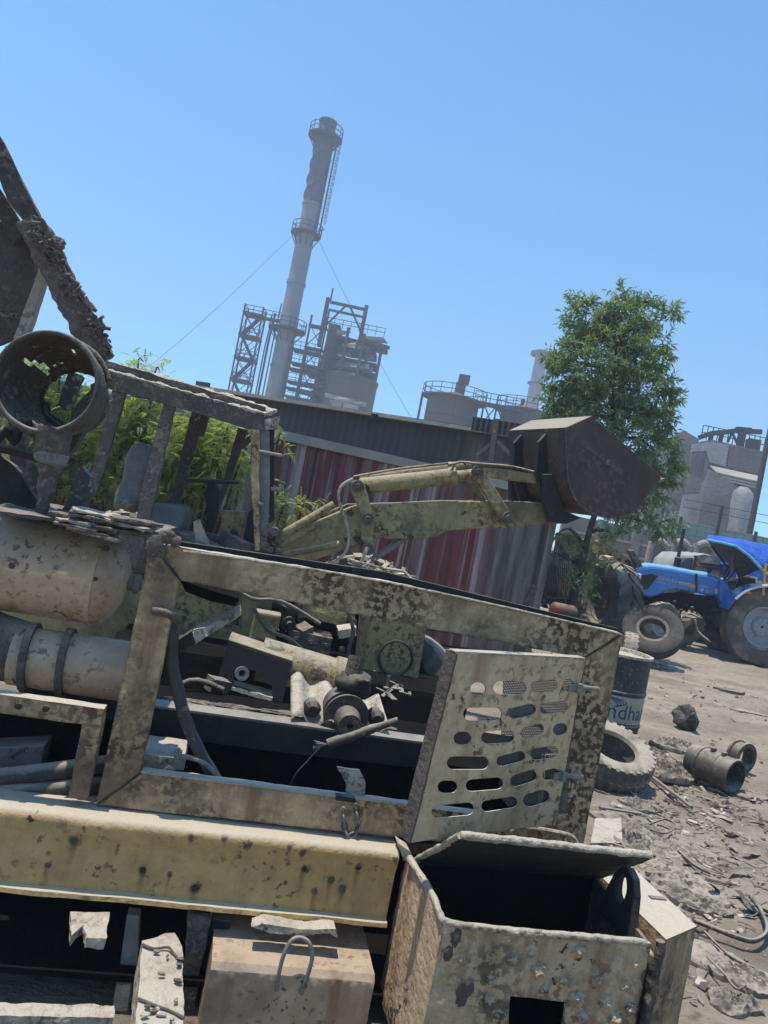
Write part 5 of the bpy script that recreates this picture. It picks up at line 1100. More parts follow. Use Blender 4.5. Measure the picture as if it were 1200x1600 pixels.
zq_ = q(140, 1445, -.26).z; MB().poly([M.qz(x_, y_, zq_) for x_, y_ in ((110, 1424), (171, 1426), (165, 1467), (134, 1466), (130, 1444), (112, 1462))], (0, 0, -.03)).rough(.016, .007, 20, 6).build('crusted_gusset', M_pale, mach)
plate('curved_post', [(292, 1430), (330, 1435), (316, 1500), (306, 1560), (302, 1660), (284, 1660), (286, 1540)], -.09, .03, M_flake, rg=(.02, .006, 16)); plate('curved_post', [(332, 1436), (362, 1440), (338, 1500), (322, 1560), (312, 1660), (304, 1660), (310, 1540)], -.06, .04, M_dark)
tk = M.qz(330, 1525, .22); zt2 = q(330, 1508, -.24).z
T0, T1 = q(330, 1508, -.24), q(588, 1522, -.24)
tank = MB().poly([(T0.x, -.24, .02), (T1.x, -.24, .02), (T1.x, -.24, zt2 - .012), (T1.x, -.22, zt2), (T1.x, .2, zt2 + .02), (T0.x - .02, .2, zt2 + .02), (T0.x - .02, -.22, zt2), (T0.x, -.24, zt2 - .012)], (0, 0, 0)) if False else None
tankb = MB(); tankb.poly([(T0.x, -.24, .02), (T0.x, .25, .02), (T0.x, .25, zt2 + .012), (T0.x, -.225, zt2 + .004), (T0.x, -.24, zt2 - .014)], (T1.x - T0.x, 0, 0)); tankb.rough(.03, .0022, 12, 3).build('step_box', M_tank, mach, smooth=40)
hs_ = [q(432, 1548, -.245), q(436, 1520, -.25), q(444, 1490, -.25), q(455, 1470, -.245), q(468, 1465, -.24), (q(482, 1472, -.245)), q(488, 1492, -.25), q(482, 1520, -.25), q(470, 1553, -.245)]
MB().tube(sm(hs_, 5), .0065, 10).build('grab_loop', M_steel, mach, smooth=60)
MB().poly([q(393, 1448, -.16), q(410, 1443, -.16), q(470, 1452, -.16), q(524, 1452, -.16), q(528, 1466, -.16), q(515, 1458, -.16), (q(470, 1463, -.16)), q(420, 1458, -.16)], (0, .05, 0)).rough(.012, .004, 24, 6).build('torn_lip', M_pale, mach)
for kx in (-1.0, .15): MB().box((kx, .55, .2), .12, .3, .42).build('chassis_leg', M_grime_shade, mach)
MB().box((-.2, .5, .43), 2.6, .5, .03).build('chassis_plate', M_grime_shade, mach)
# ------------------------------------------------------------------ scrap around the machine
slab = thing('scrap_block', 'pale dust covered slab lying under the beam, cracked across', 'scrap', (0, 2.6, 0), M.yaw)
ZS = q(250, 1462, -.2).z - .02; MB().poly([M.qz(x_, y_, ZS) for x_, y_ in ((222, 1470), (272, 1457), (285, 1478), (288, 1660), (206, 1660))], (0, 0, -.12)).rough(.02, .007, 14, 5).build('slab', M_pale, slab)
for pts in ([(222, 1475), (240, 1482), (262, 1480), (270, 1488), (280, 1500)], [(216, 1560), (240, 1570), (262, 1578), (288, 1590)]): MB().tube(sm([M.qz(x_, y_, ZS + .006) for x_, y_ in pts], 4), .004, 5).build('crack', M_dark, slab)
sr = random.Random(17)
for k in range(16): p_ = M.qz(222 + 60 * sr.random(), 1480 + 130 * sr.random(), ZS + .01); MB().blob(p_, .004 + .012 * sr.random(), .008, .006, k, .5, 1).build('crumb', [M_pale, M_flake, M_dark][k % 3], slab)
sc = thing('scrap_sheet', 'small pale corrugated sheet lying on the dark channel inside the frame', 'scrap', (0, 2.6, 0), M.yaw)
a, b = q(452, 1118, .46), q(602, 1138, .46)
def cs(u, v): x = a.x + (b.x - a.x) * u; return (x, .38 + .3 * v + .03 * math.sin(u * 9), zf + .02 + .022 * math.sin(u * 2 * math.pi * 3.2) + .055 * v + .04 * (1 - u) * v)
MB().grid(cs, 50, 6).build('sheet', M_pale, sc, smooth=60, solid=.003)
def pile(name, label, cat, pts, n, seed, mat, L=.2, group=None):
    r = random.Random(seed); c = sum(pts, Vector()) / len(pts); t = thing(name, label, cat, c, 0, group); m = MB()
    for k in range(n):
        p = pts[r.randrange(len(pts))] - c + Vector((r.gauss(0, .06), r.gauss(0, .05), r.random() * .03)); d = Vector((r.gauss(0, 1), r.gauss(0, .7), r.gauss(0, .25))).normalized()
        m.bar(p - d * L * r.random() * .5, p + d * L * r.random() * .5, .015 + .02 * r.random(), .006)
    o = m.build('splinter_mass', mat, t); o['kind'] = 'stuff'; return t
pile('splinter_pile', 'heap of pale splinters and strips above the top frame rail', 'scrap pile', [P(560 + 9 * k, 885 + 3 * k, 4.6) for k in range(8)], 60, 2, M_pale, .22)
pl = thing('bent_strip', 'thin pale strip bent to a corner above the splinter heap', 'scrap strip', P(620, 890, 4.5)); MB().tube([P(598, 887, 4.5) - P(620, 890, 4.5), P(632, 893, 4.5) - P(620, 890, 4.5), P(652, 915, 4.5) - P(620, 890, 4.5)], .009, 4).build('strip', M_pale, pl)
pile('splinter_pile', 'litter of grey strips between the hub and the yellow front frame', 'scrap pile', [P(590 + 12 * k, 1066 + 7 * k, 4.3) for k in range(5)], 14, 4, M_hose, .14)
lp_ = thing('scrap_post', 'rusty bolt headed stub standing by the container end', 'scrap', G(826, 960)); lp_.location = P(824, 946, 7.6)
MB().tube(sm([Vector((0, 0, -.6)), Vector((0, 0, 0)), Vector((.02, 0, .12)), Vector((.04, 0, .2))], 3), [.05] * 4 + [.04] * 6, 8).rough(.03, .01, 14, 2).build('stub', M_flake, lp_, smooth=50)

# ------------------------------------------------------------------ drum
dx = P(982, 1045, 6.75); DB = G(966, 1196); DB.y = 6.75; DB.x = dx.x - .12
M_blue = metal('dull blue drum paint', (.022, .028, .038), (.034, .04, .05), chip=(.1, .085, .07), chip_t=.66, speck=(.13, .11, .09), speck_t=.6, dust_a=.8, rough=.55, bump=.002)
M_band = metal('cream drum label', (.38, .34, .25), (.28, .25, .185), chip=(.07, .065, .06), chip_t=.62, rough=.6, bump=.001)
M_ink = NT('dark blue print').done((.025, .055, .12), .6)
drum = thing('oil_drum', 'blue oil drum with a cream lettered band behind the right frame post', 'drum', (DB.x, DB.y, 0))
DR, DH = .29, .89
MB().lathe((0, 0, 0), Z3, [(0, DR - .02), (.012, DR), (.29, DR), (.30, DR + .008), (.315, DR + .008), (.325, DR), (.57, DR), (.58, DR + .008), (.595, DR + .008), (.605, DR), (DH - .02, DR), (DH, DR + .006)], 48).build('shell', M_blue, drum, smooth=35)
MB().lathe((0, 0, DH), Z3, [(.0, DR + .012), (.02, DR + .012), (.02, DR - .02), (-.01, DR - .03), (-.012, .01)], 48).rough(.05, .004, 9, 3).build('lid', M_pale, drum, smooth=35)
MB().lathe((0, 0, 0), Z3, [(.335, DR + .0015), (.565, DR + .0015)], 48).build('label_band', M_band, drum, smooth=35)
face = math.atan2(-DB.y, -DB.x)
def wrap(off): 
    def f(a, b, p):
        th = face + (p.x) / DR; return Vector(((DR + .003 + p.y * .5) * math.cos(th), (DR + .003 + p.y * .5) * math.sin(th), p.z))
    return f
lettering('Gandhar', (-.2, 0, .375), (.42, 0, .375), Z3, (0, .0012, 0), M_ink, drum, height=.125, curve=wrap(0))
for k in range(4):
    pts = []
    for i in range(13):
        t_ = i / 12; th = face + (-.02 + .05 * k * .5 + .10 * math.sin(t_ * 2.4)) / DR; pts.append(Vector(((DR + .003) * math.cos(th), (DR + .003) * math.sin(th), .548 - .085 * t_ * (1 - .12 * k) )))
    MB().tube(pts, .006 - .001 * k, 6).build('emblem_stroke', M_ink, drum)
# ------------------------------------------------------------------ tyres lying about
TG = 'loose tyres on the ground'
M_rubdark = metal('black loose tyre rubber', (.03, .029, .028), (.045, .042, .04), blot=(.13, .115, .095), blot_t=.62, dust=(.36, .31, .24), dust_a=.15, rough=.85, bump=.002)
def loose(label, c, rot, R, ri, w, mat=M_rubber, lug=0, rimmat=None, ag=False, depth=.02, group=TG):
    t = thing('loose_tyre', label, 'tyre', c, 0, group); t.rotation_euler = rot
    tyre(MB(), R, ri, w, lug, depth, ag=ag).build('tyre', mat, t, smooth=30)
    if rimmat: MB().lathe((0, 0, 0), Y3, [(-w * .36, ri), (-w * .38, ri * 1.12), (-w * .4, ri * 1.1), (-w * .36, ri * .9), (-w * .1, ri * .86), (w * .2, ri * .86), (w * .36, ri)], 40).build('rim_ring', rimmat, t, smooth=30)
    return t
c = P(1019, 987, 13.4); loose('big worn tyre with steel rim ring leaning before the blue tractor', (c.x, c.y, c.z), (rad(-42), rad(0), rad(-22)), .52, .25, .25, M_rubdark, 0, M_burnt)
c = P(965, 1212, 5.6); loose('dust caked tyre lying flat at the foot of the drum', (G(946, 1216).x, G(946, 1216).y, .19), (rad(110), rad(4), 0), .33, .175, .2, M_rubgrey, 30)
c = P(981, 1022, 10.8); loose('small tyre standing half hidden behind the oil drum', (c.x, c.y, c.z - .05), (0, 0, rad(75)), .36, .18, .2, M_rubgrey, 24)
c = P(948, 972, 17); loose('thin black tyre lying flat between tree and leaning tyre', (c.x, c.y, c.z), (rad(86), 0, 0), .46, .26, .2, M_rubber)
c = P(962, 966, 17.4); loose('pale dusty tyre lying flat beside the thin black one', (c.x, c.y, c.z), (rad(82), rad(6), 0), .42, .24, .22, M_rubgrey)
c = P(1071, 983, 17.4); loose('lug tread tyre lying under the tractor belly', (c.x, c.y, c.z), (rad(25), 0, rad(30)), .42, .22, .3, M_rubgrey, 16, None, True, .05)
c = P(634, 1062, 7.3); loose('pock marked bald tyre half sunk in dirt behind the yellow front frame', (c.x, c.y, c.z), (rad(-8), rad(0), rad(-20)), .46, .22, .34, M_rubgrey, 30, None, False, .008)
# ------------------------------------------------------------------ pipe housings, rock, rod
M_cast = metal('dusty dark casting', (.06, .052, .046), (.09, .078, .066), speck=(.16, .13, .1), speck_t=.6, dust_a=.75, rough=.85, bump=.003)
c = G(1118, 1232); ph = thing('pipe_housing', 'open ended dark pipe housing with clamps lying on the dirt', 'pipe', (c.x, c.y + .1, .14), 0); ph.rotation_euler = (0, 0, rad(-58)); ph.scale = (.84, 1.08, 1.08)
MB().lathe((0, 0, 0), X3, [(.24, .03), (.24, .115), (.24, .128), (.22, .135), (.2, .128), (.08, .125), (.07, .133), (.05, .133), (.04, .125), (-.1, .125), (-.11, .135), (-.13, .135), (-.14, .125), (-.24, .12), (-.245, .1), (-.2, .095), (.24, .112)][1:], 40).build('tube', M_cast, ph, smooth=40)
for dx_ in (-.02, .1): MB().box((dx_, -.02, .135), .03, .05, .03).build('clamp_lug', M_cast, ph, bevel=.004)
MB().lathe((-.2, 0, 0), X3, [(0, .1), (.01, .01)], 24).build('end_plate', M_cast, ph)
c = G(1160, 1212); rg_ = thing('ring_casting', 'short flanged ring leaning against the pipe housing', 'ring', (c.x + .02, c.y + .12, .14), rad(-62))
MB().lathe((0, 0, 0), X3, [(-.06, .1), (-.06, .14), (-.04, .14), (-.035, .125), (.03, .125), (.035, .14), (.055, .14), (.055, .1), (-.06, .1)], 36).build('ring', M_cast, rg_, smooth=35)
M_rock = metal('glassy slag rock', (.09, .085, .083), (.05, .047, .046), chip=(.3, .28, .25), chip_t=.62, rough=.55, bump=.03, sc=2, dust_a=.5)
c = G(1072, 1138); rk = MB().blob((0, 0, 0), .13, .11, .13, 5, .45, 3, 1.4)
rk = rk.build('slag_rock', M_rock); rk.location = (c.x, c.y + .05, .1); tag(rk, 'jagged grey slag rock standing alone on the dirt', 'rock')
a, b = G(1006, 1211), G(1080, 1268); m_ = thing('steel_rod', 'straight pale rod lying on the dirt below the drum', 'rod', (a + b) / 2); MB().tube([a - (a + b) / 2 + Vector((0, 0, .03)), b - (a + b) / 2 + Vector((0, 0, .03))], [.016, .013], 8).build('rod', M_steel, m_)
a, b = G(936, 1268), G(1000, 1278); m_ = thing('flat_bar', 'flat grey bar lying below the dust caked tyre', 'bar', (a + b) / 2); MB().bar(a - (a + b) / 2 + Vector((0, 0, .03)), b - (a + b) / 2 + Vector((0, 0, .03)), .03, .012).build('bar', M_steel, m_)
bd = [G(928, 1290), G(968, 1290), G(970, 1330), G(920, 1330)]; c = sum(bd, Vector()) / 4; m_ = thing('dusty_board', 'pale dusty board lying behind the box lid', 'board', (c.x, c.y, .03)); MB().poly([p - c for p in bd], (0, 0, .02)).rough(.05, .004, 9, 2).build('board', M_pale, m_)
# ------------------------------------------------------------------ rags, sticks, wires
M_rag = metal('dirt stiffened cloth', (.15, .128, .104), (.09, .08, .068), blot=(.045, .04, .036), blot_t=.5, dust=(.4, .34, .265), dust_a=.9, rough=1, bump=.004)
M_ragd = metal('dark dirty cloth', (.075, .068, .06), (.11, .098, .085), dust=(.34, .29, .225), dust_a=.85, rough=1, bump=.004)
def rag(label, x, y, sx, sy, h, seed, mat=M_rag, rz=0, name='rag', cat='rag', group='rags trodden into the dirt'):
    c = G(x, y); o_ = Vector((seed * 3.7, seed * 1.9, 0)); r = random.Random(seed)
    def f(u, v):
        a = 2 * math.pi * u; rr_ = v * (1 + .35 * noise.noise(Vector((math.cos(a) * 1.3, math.sin(a) * 1.3, seed)))); X, Y = rr_ * math.cos(a) * sx, rr_ * math.sin(a) * sy
        k = noise.ridged_multi_fractal(Vector((X * 9 + .1 * math.sin(Y * 30), Y * 15, 0)) + o_, .9, 2.1, 6, 1, 2); z = .72 * h * (-.12 + .5 * k) * (1 - .8 * v ** 3) + .1 * h * noise.noise(Vector((X * 40, Y * 40, 0)))
        cz, sz = math.cos(rz), math.sin(rz); return (X * cz - Y * sz, X * sz + Y * cz, max(z, .0) if v < .98 else -.03)
    o = MB().grid(f, 120, 34).build(name, mat, smooth=50); o.location = (c.x, c.y, .0); return tag(o, label, cat, group)
rag('crumpled brown rag heaped between the drum and the pipe housing', 1040, 1205, .3, .22, .15, 1, M_ragd, .4)
rag('pale rag with dark folds behind the pipe housing', 1058, 1168, .26, .2, .14, 2, M_rag, -.3)
rag('small dark rag right at the drum foot', 1012, 1178, .2, .16, .14, 3, M_ragd, .2)
rag('long ragged cloth strip stretched out on the dirt below the flat bar', 1010, 1300, .38, .14, .08, 4, M_ragd, -.5)
rag('dark clump of rags touching the pale board', 985, 1318, .16, .14, .12, 5, M_ragd, .1)
rag('wide trodden cloth with deep folds to the right of the box lid', 1050, 1375, .34, .17, .09, 6, M_rag, -.45)
rag('narrow folded cloth behind the wide trodden cloth', 1045, 1335, .26, .1, .07, 7, M_rag, -.35)
rag('flat torn sack half buried near the bottom edge of the yard', 1130, 1505, .26, .13, .05, 8, M_rag, -.6)
rag('dark crumpled rag with a hollow at the bottom corner', 1145, 1570, .12, .08, .09, 9, M_ragd, .3)
rag('flattened dark cloth under the pipe housing mouth', 1165, 1240, .2, .12, .05, 10, M_ragd, .2)
rag('flat dark scrap of cloth on open dirt before the tractor', 1140, 1078, .25, .12, .05, 11, M_ragd, .1)
rag('thin flattened cloth strip on open dirt behind the slag rock', 1150, 1108, .4, .08, .05, 12, M_rag, -.2)
rag('small heap of crumbled cloth behind the drum lid', 1020, 1040, .35, .2, .12, 13, M_ragd, 0)
for i_, (x_, y_, sx_, sy_, rz_, lab_) in enumerate(((1075, 1190, .16, .1, .8, 'small twisted rag propping the pipe housing from behind'), (1000, 1260, .14, .09, -.3, 'twisted rag just below the pale rod'), (1030, 1320, .18, .08, -.6, 'dark narrow rag between the looped wire and the folded cloth'),
    (1075, 1405, .2, .09, -.5, 'dark strip of cloth beside the channel top and the wide trodden cloth'), (1100, 1350, .14, .07, -.3, 'small ragged cloth lying alone to the right of the slim stick'), (1110, 1420, .12, .06, .2, 'tiny dark rag just above the curved cable'), (1165, 1530, .18, .1, -.4, 'dark rag right of the flat torn sack'))):
    rag(lab_, x_, y_, sx_, sy_, .09, 40 + i_, M_ragd if i_ % 2 else M_rag, rz_)
def wire(label, pts, r, mat=M_hose, name='wire', group='wires and sticks on the dirt'):
    p = [G(x, y, .03 + dz) for x, y, dz in pts]; c = p[0].copy(); o = MB().tube(sm([a - c for a in p], 6), r, 6).build(name, mat, smooth=60); o.location = c; return tag(o, label, name.split('_')[-1], group)
wire('thick dark cable curving across the dirt at the right edge', [(1085, 1438, 0), (1120, 1452, .01), (1150, 1464, .01), (1178, 1470, .01), (1198, 1455, .02), (1190, 1425, .02), (1172, 1400, .03)], .012, M_hose, 'cable')
wire('thin looped wire beside the flat bar', [(1010, 1290, 0), (1040, 1280, .03), (1055, 1290, .04), (1040, 1302, .03), (1015, 1296, .01)], .006)
wire('thin wire running below the curved cable', [(1100, 1455, 0), (1125, 1480, .01), (1150, 1500, 0), (1185, 1515, 0)], .006)
wire('short stick lying next to the dark clump of rags', [(1010, 1365, 0), (1030, 1366, 0), (1052, 1365, 0)], .014, M_rag, 'dry_stick')
wire('slim stick beside the folded narrow cloth', [(1060, 1330, 0), (1085, 1352, .01), (1110, 1365, 0)], .008, M_hose, 'dry_stick')
wire('thin wire across the flat torn sack', [(1105, 1495, .02), (1130, 1520, .03), (1150, 1545, .02), (1165, 1540, 0)], .005)
def litter():
    r = random.Random(21); m = MB()
    for k in range(1700):
        if k % 3: x, y = r.uniform(.9, 7.5), r.uniform(3.0, 13)
        else: t_ = r.random(); x, y = 1.6 + 1.6 * t_ + r.gauss(0, .35), 3.6 + 2.8 * t_ + r.gauss(0, .5)
        z = ground_z(x, y); s = (.004 + .018 * r.random() ** 4) * (1 + y * .06)
        R_ = Euler((r.uniform(-.6, .6), r.uniform(-.6, .6), r.uniform(0, 6.3))).to_matrix()
        if r.random() < .45: m.box((x, y, z + s * .3), s * r.uniform(1, 4), s * r.uniform(.5, 1.4), s * r.uniform(.15, .5), R_)
        else:
            vs = bmesh.ops.create_icosphere(m.bm, subdivisions=1, radius=1)['verts']
            for v in vs: v.co = Vector((x, y, z + s * .3)) + R_ @ Vector((v.co.x * s * 1.2, v.co.y * s, v.co.z * s * .7)) * (1 + .3 * noise.noise(v.co * 2 + Vector((k, 0, 0))))
    for k in range(420):
        t_ = r.random(); x, y = 1.45 + 1.9 * t_ + r.gauss(0, .32), 3.3 + 3.4 * t_ + r.gauss(0, .45)
        p = Vector((x, y, ground_z(x, y) + .008)); d = Vector((r.gauss(0, 1), r.gauss(0, .6), 0)).normalized(); L = .05 + .16 * r.random() ** 2; pts = [p]
        for i in range(4): d = (d + Vector((r.gauss(0, .5), r.gauss(0, .5), r.gauss(0, .12)))).normalized(); q_ = pts[-1] + d * L / 4; q_.z = max(q_.z, ground_z(q_.x, q_.y) + .004); pts.append(q_)
        if k % 3: m.tube(pts, .002 + .005 * r.random(), 5)
        else:
            w = .008 + .025 * r.random(); n_ = Vector((-d.y, d.x, .4 * r.random()))
            m.grid(lambda u, v: pts[min(int(u * 4), 3)].lerp(pts[min(int(u * 4), 3) + 1], u * 4 - min(int(u * 4), 3)) + n_ * (v - .5) * w * 2, 4, 2)
    t = NT('mixed stony litter'); c = t.mix(t.step(t.noise(3, 3), .4, .6), (.36, .3, .235), (.1, .086, .072)); c = t.mix(t.step(t.noise(11, 2), .58, .62), c, (.5, .44, .36)); t.bump(t.noise(90, 4), .004)
    o = m.build('ground_litter', t.done(c, .95)); o['kind'] = 'stuff'
litter()

# ------------------------------------------------------------------ blue tractor
def paint(name, col, col2, dust=(.42, .37, .3), da=.3, rough=.38):
    t = NT(name); c = t.mix(t.step(t.noise(2, 5), .35, .65), col, col2); c = t.mix(t.math('MULTIPLY', t.step(t.noise(5, 7, .65), .45, .7), da), c, dust)
    c = t.mix(t.math('MULTIPLY', t.step(t.nz(), .5, 1), .25), c, dust); t.bump(t.noise(14, 3), .002); return t.done(c, t.step(t.noise(6, 5), .2, 1.2), 0, .45)
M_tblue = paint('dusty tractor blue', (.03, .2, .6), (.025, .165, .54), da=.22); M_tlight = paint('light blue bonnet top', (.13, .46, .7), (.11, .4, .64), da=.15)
M_white = plain('dirty white', (.62, .62, .6), (.5, .5, .48), 6, .5); M_lamp = NT('headlamp glass').done((.75, .78, .8), .12, 0, .6); M_amber = NT('amber lens').done((.7, .2, .03), .3); M_org = NT('orange decal').done((.6, .25, .05), .5); M_wr = metal('dusty grey wheel paint', (.3, .33, .36), (.24, .265, .29), speck=(.14, .13, .12), speck_t=.62, dust_a=.5, rough=.5)
M_ylw = NT('yellow tube paint').done((.55, .35, .05), .5)
def tractor():
    F = Fr(8.55, 16.7, 0); q, qs = F.q, F.qs
    t = thing('tractor', 'blue farm tractor with light blue bonnet and raised canopy parked at right', 'tractor', (8.55, 16.7, 0))
    c = q(1194, 985, 0); R = .84
    for d in (.2, 1.75):
        w = thing('wheel', None, None); w.parent = t; w.location = (c.x, d, R)
        tyre(MB(), R, .44, .42, 20, .045, ag=True).build('tyre', M_rubgrey, w, smooth=30); rim(MB(), .45, .42, .12).build('rim', M_wr, w, smooth=30)
    cf = q(1036, 962, .3)
    for d in (.35, 1.6):
        w = thing('wheel', None, None); w.parent = t; w.location = (cf.x, d, .47); w.rotation_euler = (0, 0, rad(12))
        tyre(MB(), .47, .26, .24, 18, .03).build('tyre', M_rubgrey, w, smooth=30); rim(MB(), .27, .24).build('rim', M_wr, w, smooth=30)
    b = [(990, 884), (1020, 884), (1050, 888), (1089, 896), (1112, 899), (1128, 905), (1137, 914), (1136, 922), (1122, 932), (1104, 930), (1080, 925), (1059, 921), (1044, 923), (1030, 930), (1017, 934), (992, 927), (979, 916), (982, 901)]
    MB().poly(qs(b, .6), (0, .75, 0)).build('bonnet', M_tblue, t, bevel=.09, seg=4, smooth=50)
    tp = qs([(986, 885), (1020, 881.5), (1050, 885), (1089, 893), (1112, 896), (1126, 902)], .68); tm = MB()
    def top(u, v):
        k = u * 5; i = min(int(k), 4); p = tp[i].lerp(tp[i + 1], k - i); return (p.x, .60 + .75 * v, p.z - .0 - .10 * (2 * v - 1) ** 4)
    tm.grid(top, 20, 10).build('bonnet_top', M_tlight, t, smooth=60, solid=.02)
    MB().poly(qs([(981, 902), (1018, 896), (1028, 900), (1012, 921), (990, 921), (979, 914)], .585), (0, .02, 0)).build('grille_side', M_dark, t, bevel=.004)
    MB().poly(qs([(985, 893), (1003, 897), (1001, 909), (983, 905)], .565), (0, .05, 0)).build('headlamp', M_lamp, t, bevel=.02); hl = MB()
    for k in range(3): hl.box(q(986 + 6 * k, 901 + k * .8, .555), .012, .02, .13)
    hl.build('lamp_bar', M_dark, t)
    MB().box((q(981, 908, .97).x - .02, .97, q(981, 908, .97).z), .05, .6, .42).build('grille', M_dark, t, bevel=.02)
    MB().bar(q(1088, 896, .58), q(1088, 926, .58), .05, .03).build('bonnet_seam', M_dark, t)
    lettering('SONALIKA', q(1028, 905.5, .585), q(1057.5, 911.5, .585), Z3, (0, -.002, 0), M_white, t, height=.085)
    lettering('D I 750 III', q(1027, 910.5, .585), q(1046, 914.5, .585), Z3, (0, -.002, 0), M_white, t, height=.04)
    lettering('सिकंदर', q(1094, 917.5, .585), q(1109, 920.5, .585), Z3, (0, -.002, 0), M_white, t, height=.075)
    lettering('DLX', q(1102, 925.5, .585), q(1112, 927.5, .585), Z3, (0, -.002, 0), M_white, t, height=.055)
    for k, mt in ((0, M_white), (1, M_ylw)): MB().poly(qs([(1060, 908.5 + 2.4 * k), (1078, 912 + 2.4 * k), (1077, 913.4 + 2.4 * k), (1060, 910 + 2.4 * k)], .58), (0, .005, 0)).build('decal_stripe', mt, t)
    MB().poly(qs([(1075, 917), (1080, 912.5), (1088, 914), (1086, 919)], .58), (0, .005, 0)).build('decal_flash', M_org, t); MB().poly(qs([(1094, 923), (1098, 919), (1100, 919.5), (1097, 924)], .58), (0, .005, 0)).build('decal_flash', M_white, t)
    MB().poly(qs([(1117, 919.5), (1124, 921), (1123, 927), (1120, 929), (1116.5, 925.5)], .58), (0, .005, 0)).build('badge', M_white, t)
    MB().lathe(q(1107, 896, .9), Z3, [(-.05, .05), (.08, .05), (.09, .07), (.12, .07)], 12, cap=True).build('filler_cap', M_dark, t)
    a = q(1056, 890, .95); MB().lathe((a.x, .95, a.z - .05), (.0, 0, 1), [(0, .075), (.32, .075), (.34, .05), (.36, .04), (1.0, .04)], 12, cap=True).build('exhaust', M_dark, t, smooth=40)
    # underside
    for nm, pts, d, th in (('engine_block', [(1030, 932), (1075, 928), (1110, 934), (1108, 978), (1060, 974), (1034, 955)], .75, .5), ('gearbox', [(1105, 934), (1160, 945), (1150, 1000), (1108, 980)], .7, .65), ('front_support', [(985, 927), (1030, 933), (1040, 955), (1000, 945)], .75, .4), ('tool_box', [(1120, 958), (1140, 961), (1137, 983), (1117, 980)], .4, .2)):
        MB().poly(qs(pts, d), (0, th, 0)).rough(.1, .025, 5, int(pts[0][0])).build(nm, M_grime_shade if nm != 'tool_box' else M_dark, t)
    rr = random.Random(4)
    for k in range(10): p = q(1045 + 9 * k, 936 + 3 * k + 14 * rr.random(), .62); MB().lathe(p, (rr.random() - .5, -1, rr.random() - .5), [(0, .05), (.06, .05), (.07, .02)], 12, cap=True).build('engine_part', M_dark if k % 3 else M_grime_shade, t)
    MB().bar(q(1112, 952, .45), q(1155, 960, .45), .1, .06).build('step', M_dark, t); MB().tube([(cf.x, .3, .47), (cf.x, 1.6, .47)], .09, 10).build('front_axle', M_dark, t); MB().tube([(c.x, .2, R), (c.x, 1.75, R)], .16, 12).build('rear_axle', M_dark, t)
    # cowl, fenders, seat
    MB().poly(qs([(1126, 905), (1136, 908), (1142, 922), (1176, 930), (1160, 948), (1150, 958), (1128, 945), (1123, 932)], .5), (0, .95, 0)).build('cowl', M_tblue, t, bevel=.05, smooth=50)
    for d in (-.08, 1.45):
        fd_ = MB(); pts = [(R + .07) * Vector((math.cos(a), 0, math.sin(a))) for a in [rad(165 - 8.5 * k) for k in range(14)]]
        for i in range(13): fd_.poly([pts[i] + Vector((c.x, d, R)), pts[i + 1] + Vector((c.x, d, R)), pts[i + 1] + Vector((c.x, d + .5, R)), pts[i] + Vector((c.x, d + .5, R))], (0, 0, .015))
        bmesh.ops.remove_doubles(fd_.bm, verts=fd_.bm.verts[:], dist=.002); fd_.build('fender', M_tblue, t, smooth=50)
        ed = MB().tube([p * 1.01 + Vector((c.x, d, R)) for p in pts[2:]], .035, 8).build('fender_edge', M_white, t, smooth=60)
    MB().poly(qs([(1152, 935), (1170, 922), (1168, 958), (1150, 968)], .25), (0, .05, 0)).build('fender_skirt', M_tblue, t, bevel=.01)
    MB().poly(qs([(1164, 921), (1176, 925), (1172, 930), (1162, 928)], -.04), (0, .08, 0)).build('lamp_housing', M_dark, t, bevel=.01); MB().poly(qs([(1168, 923.5), (1175, 926), (1172, 928.5), (1166, 927)], -.06), (0, .03, 0)).build('indicator', M_amber, t)
    sw = q(1140, 893, .95); MB().tube([sw + Vector((.06 * math.cos(a), .2 * math.sin(a), .2 * math.cos(a))) for a in [2 * math.pi * k / 20 for k in range(20)]], .018, 6, closed=True).build('steering_wheel', M_dark, t, smooth=60); MB().tube([sw, q(1130, 908, .95)], .025, 8).build('steering_column', M_dark, t)
    MB().poly(qs([(1172, 905), (1182, 903), (1182, 925), (1165, 925), (1166, 919), (1174, 918)], .75), (0, .5, 0)).build('seat', M_dark, t, bevel=.04, smooth=50)
    # canopy
    N = qs([(1104.5, 843.5), (1128, 848), (1150, 853.5), (1170, 868), (1189, 888)], -.1); Fq = qs([(1104.5, 843.5), (1115, 857), (1128, 871), (1142, 886), (1157, 903)], 1.5)
    T2 = qs([(1104.5, 843), (1140, 844.5), (1165, 847.5), (1200, 851.5), (1240, 858)], 1.5); T3 = qs([(1104.5, 843.5), (1150, 850), (1190, 862), (1225, 880), (1250, 905)], .6)
    def lerp3(A, B, u, v):
        k = u * 4; i = min(int(k), 3); a_ = A[i].lerp(A[i + 1], k - i); b_ = B[i].lerp(B[i + 1], k - i); return a_.lerp(b_, v)
    cn = thing('canopy', None, None); cn.parent = t
    MB().grid(lambda u, v: lerp3(N, Fq, u, v), 20, 8).build('underside', M_burnt2, cn, smooth=60, solid=.01)
    MB().grid(lambda u, v: lerp3(N, T2, u, v) + Vector((0, 0, .1 * math.sin(math.pi * v) + .015 * noise.noise(Vector((u * 7, v * 5, 0))) )), 24, 12).build('top_sheet', M_tarp, cn, smooth=60, solid=.015)
    MB().tube(N, .03, 8).build('edge_trim', M_tlight, cn, smooth=60)
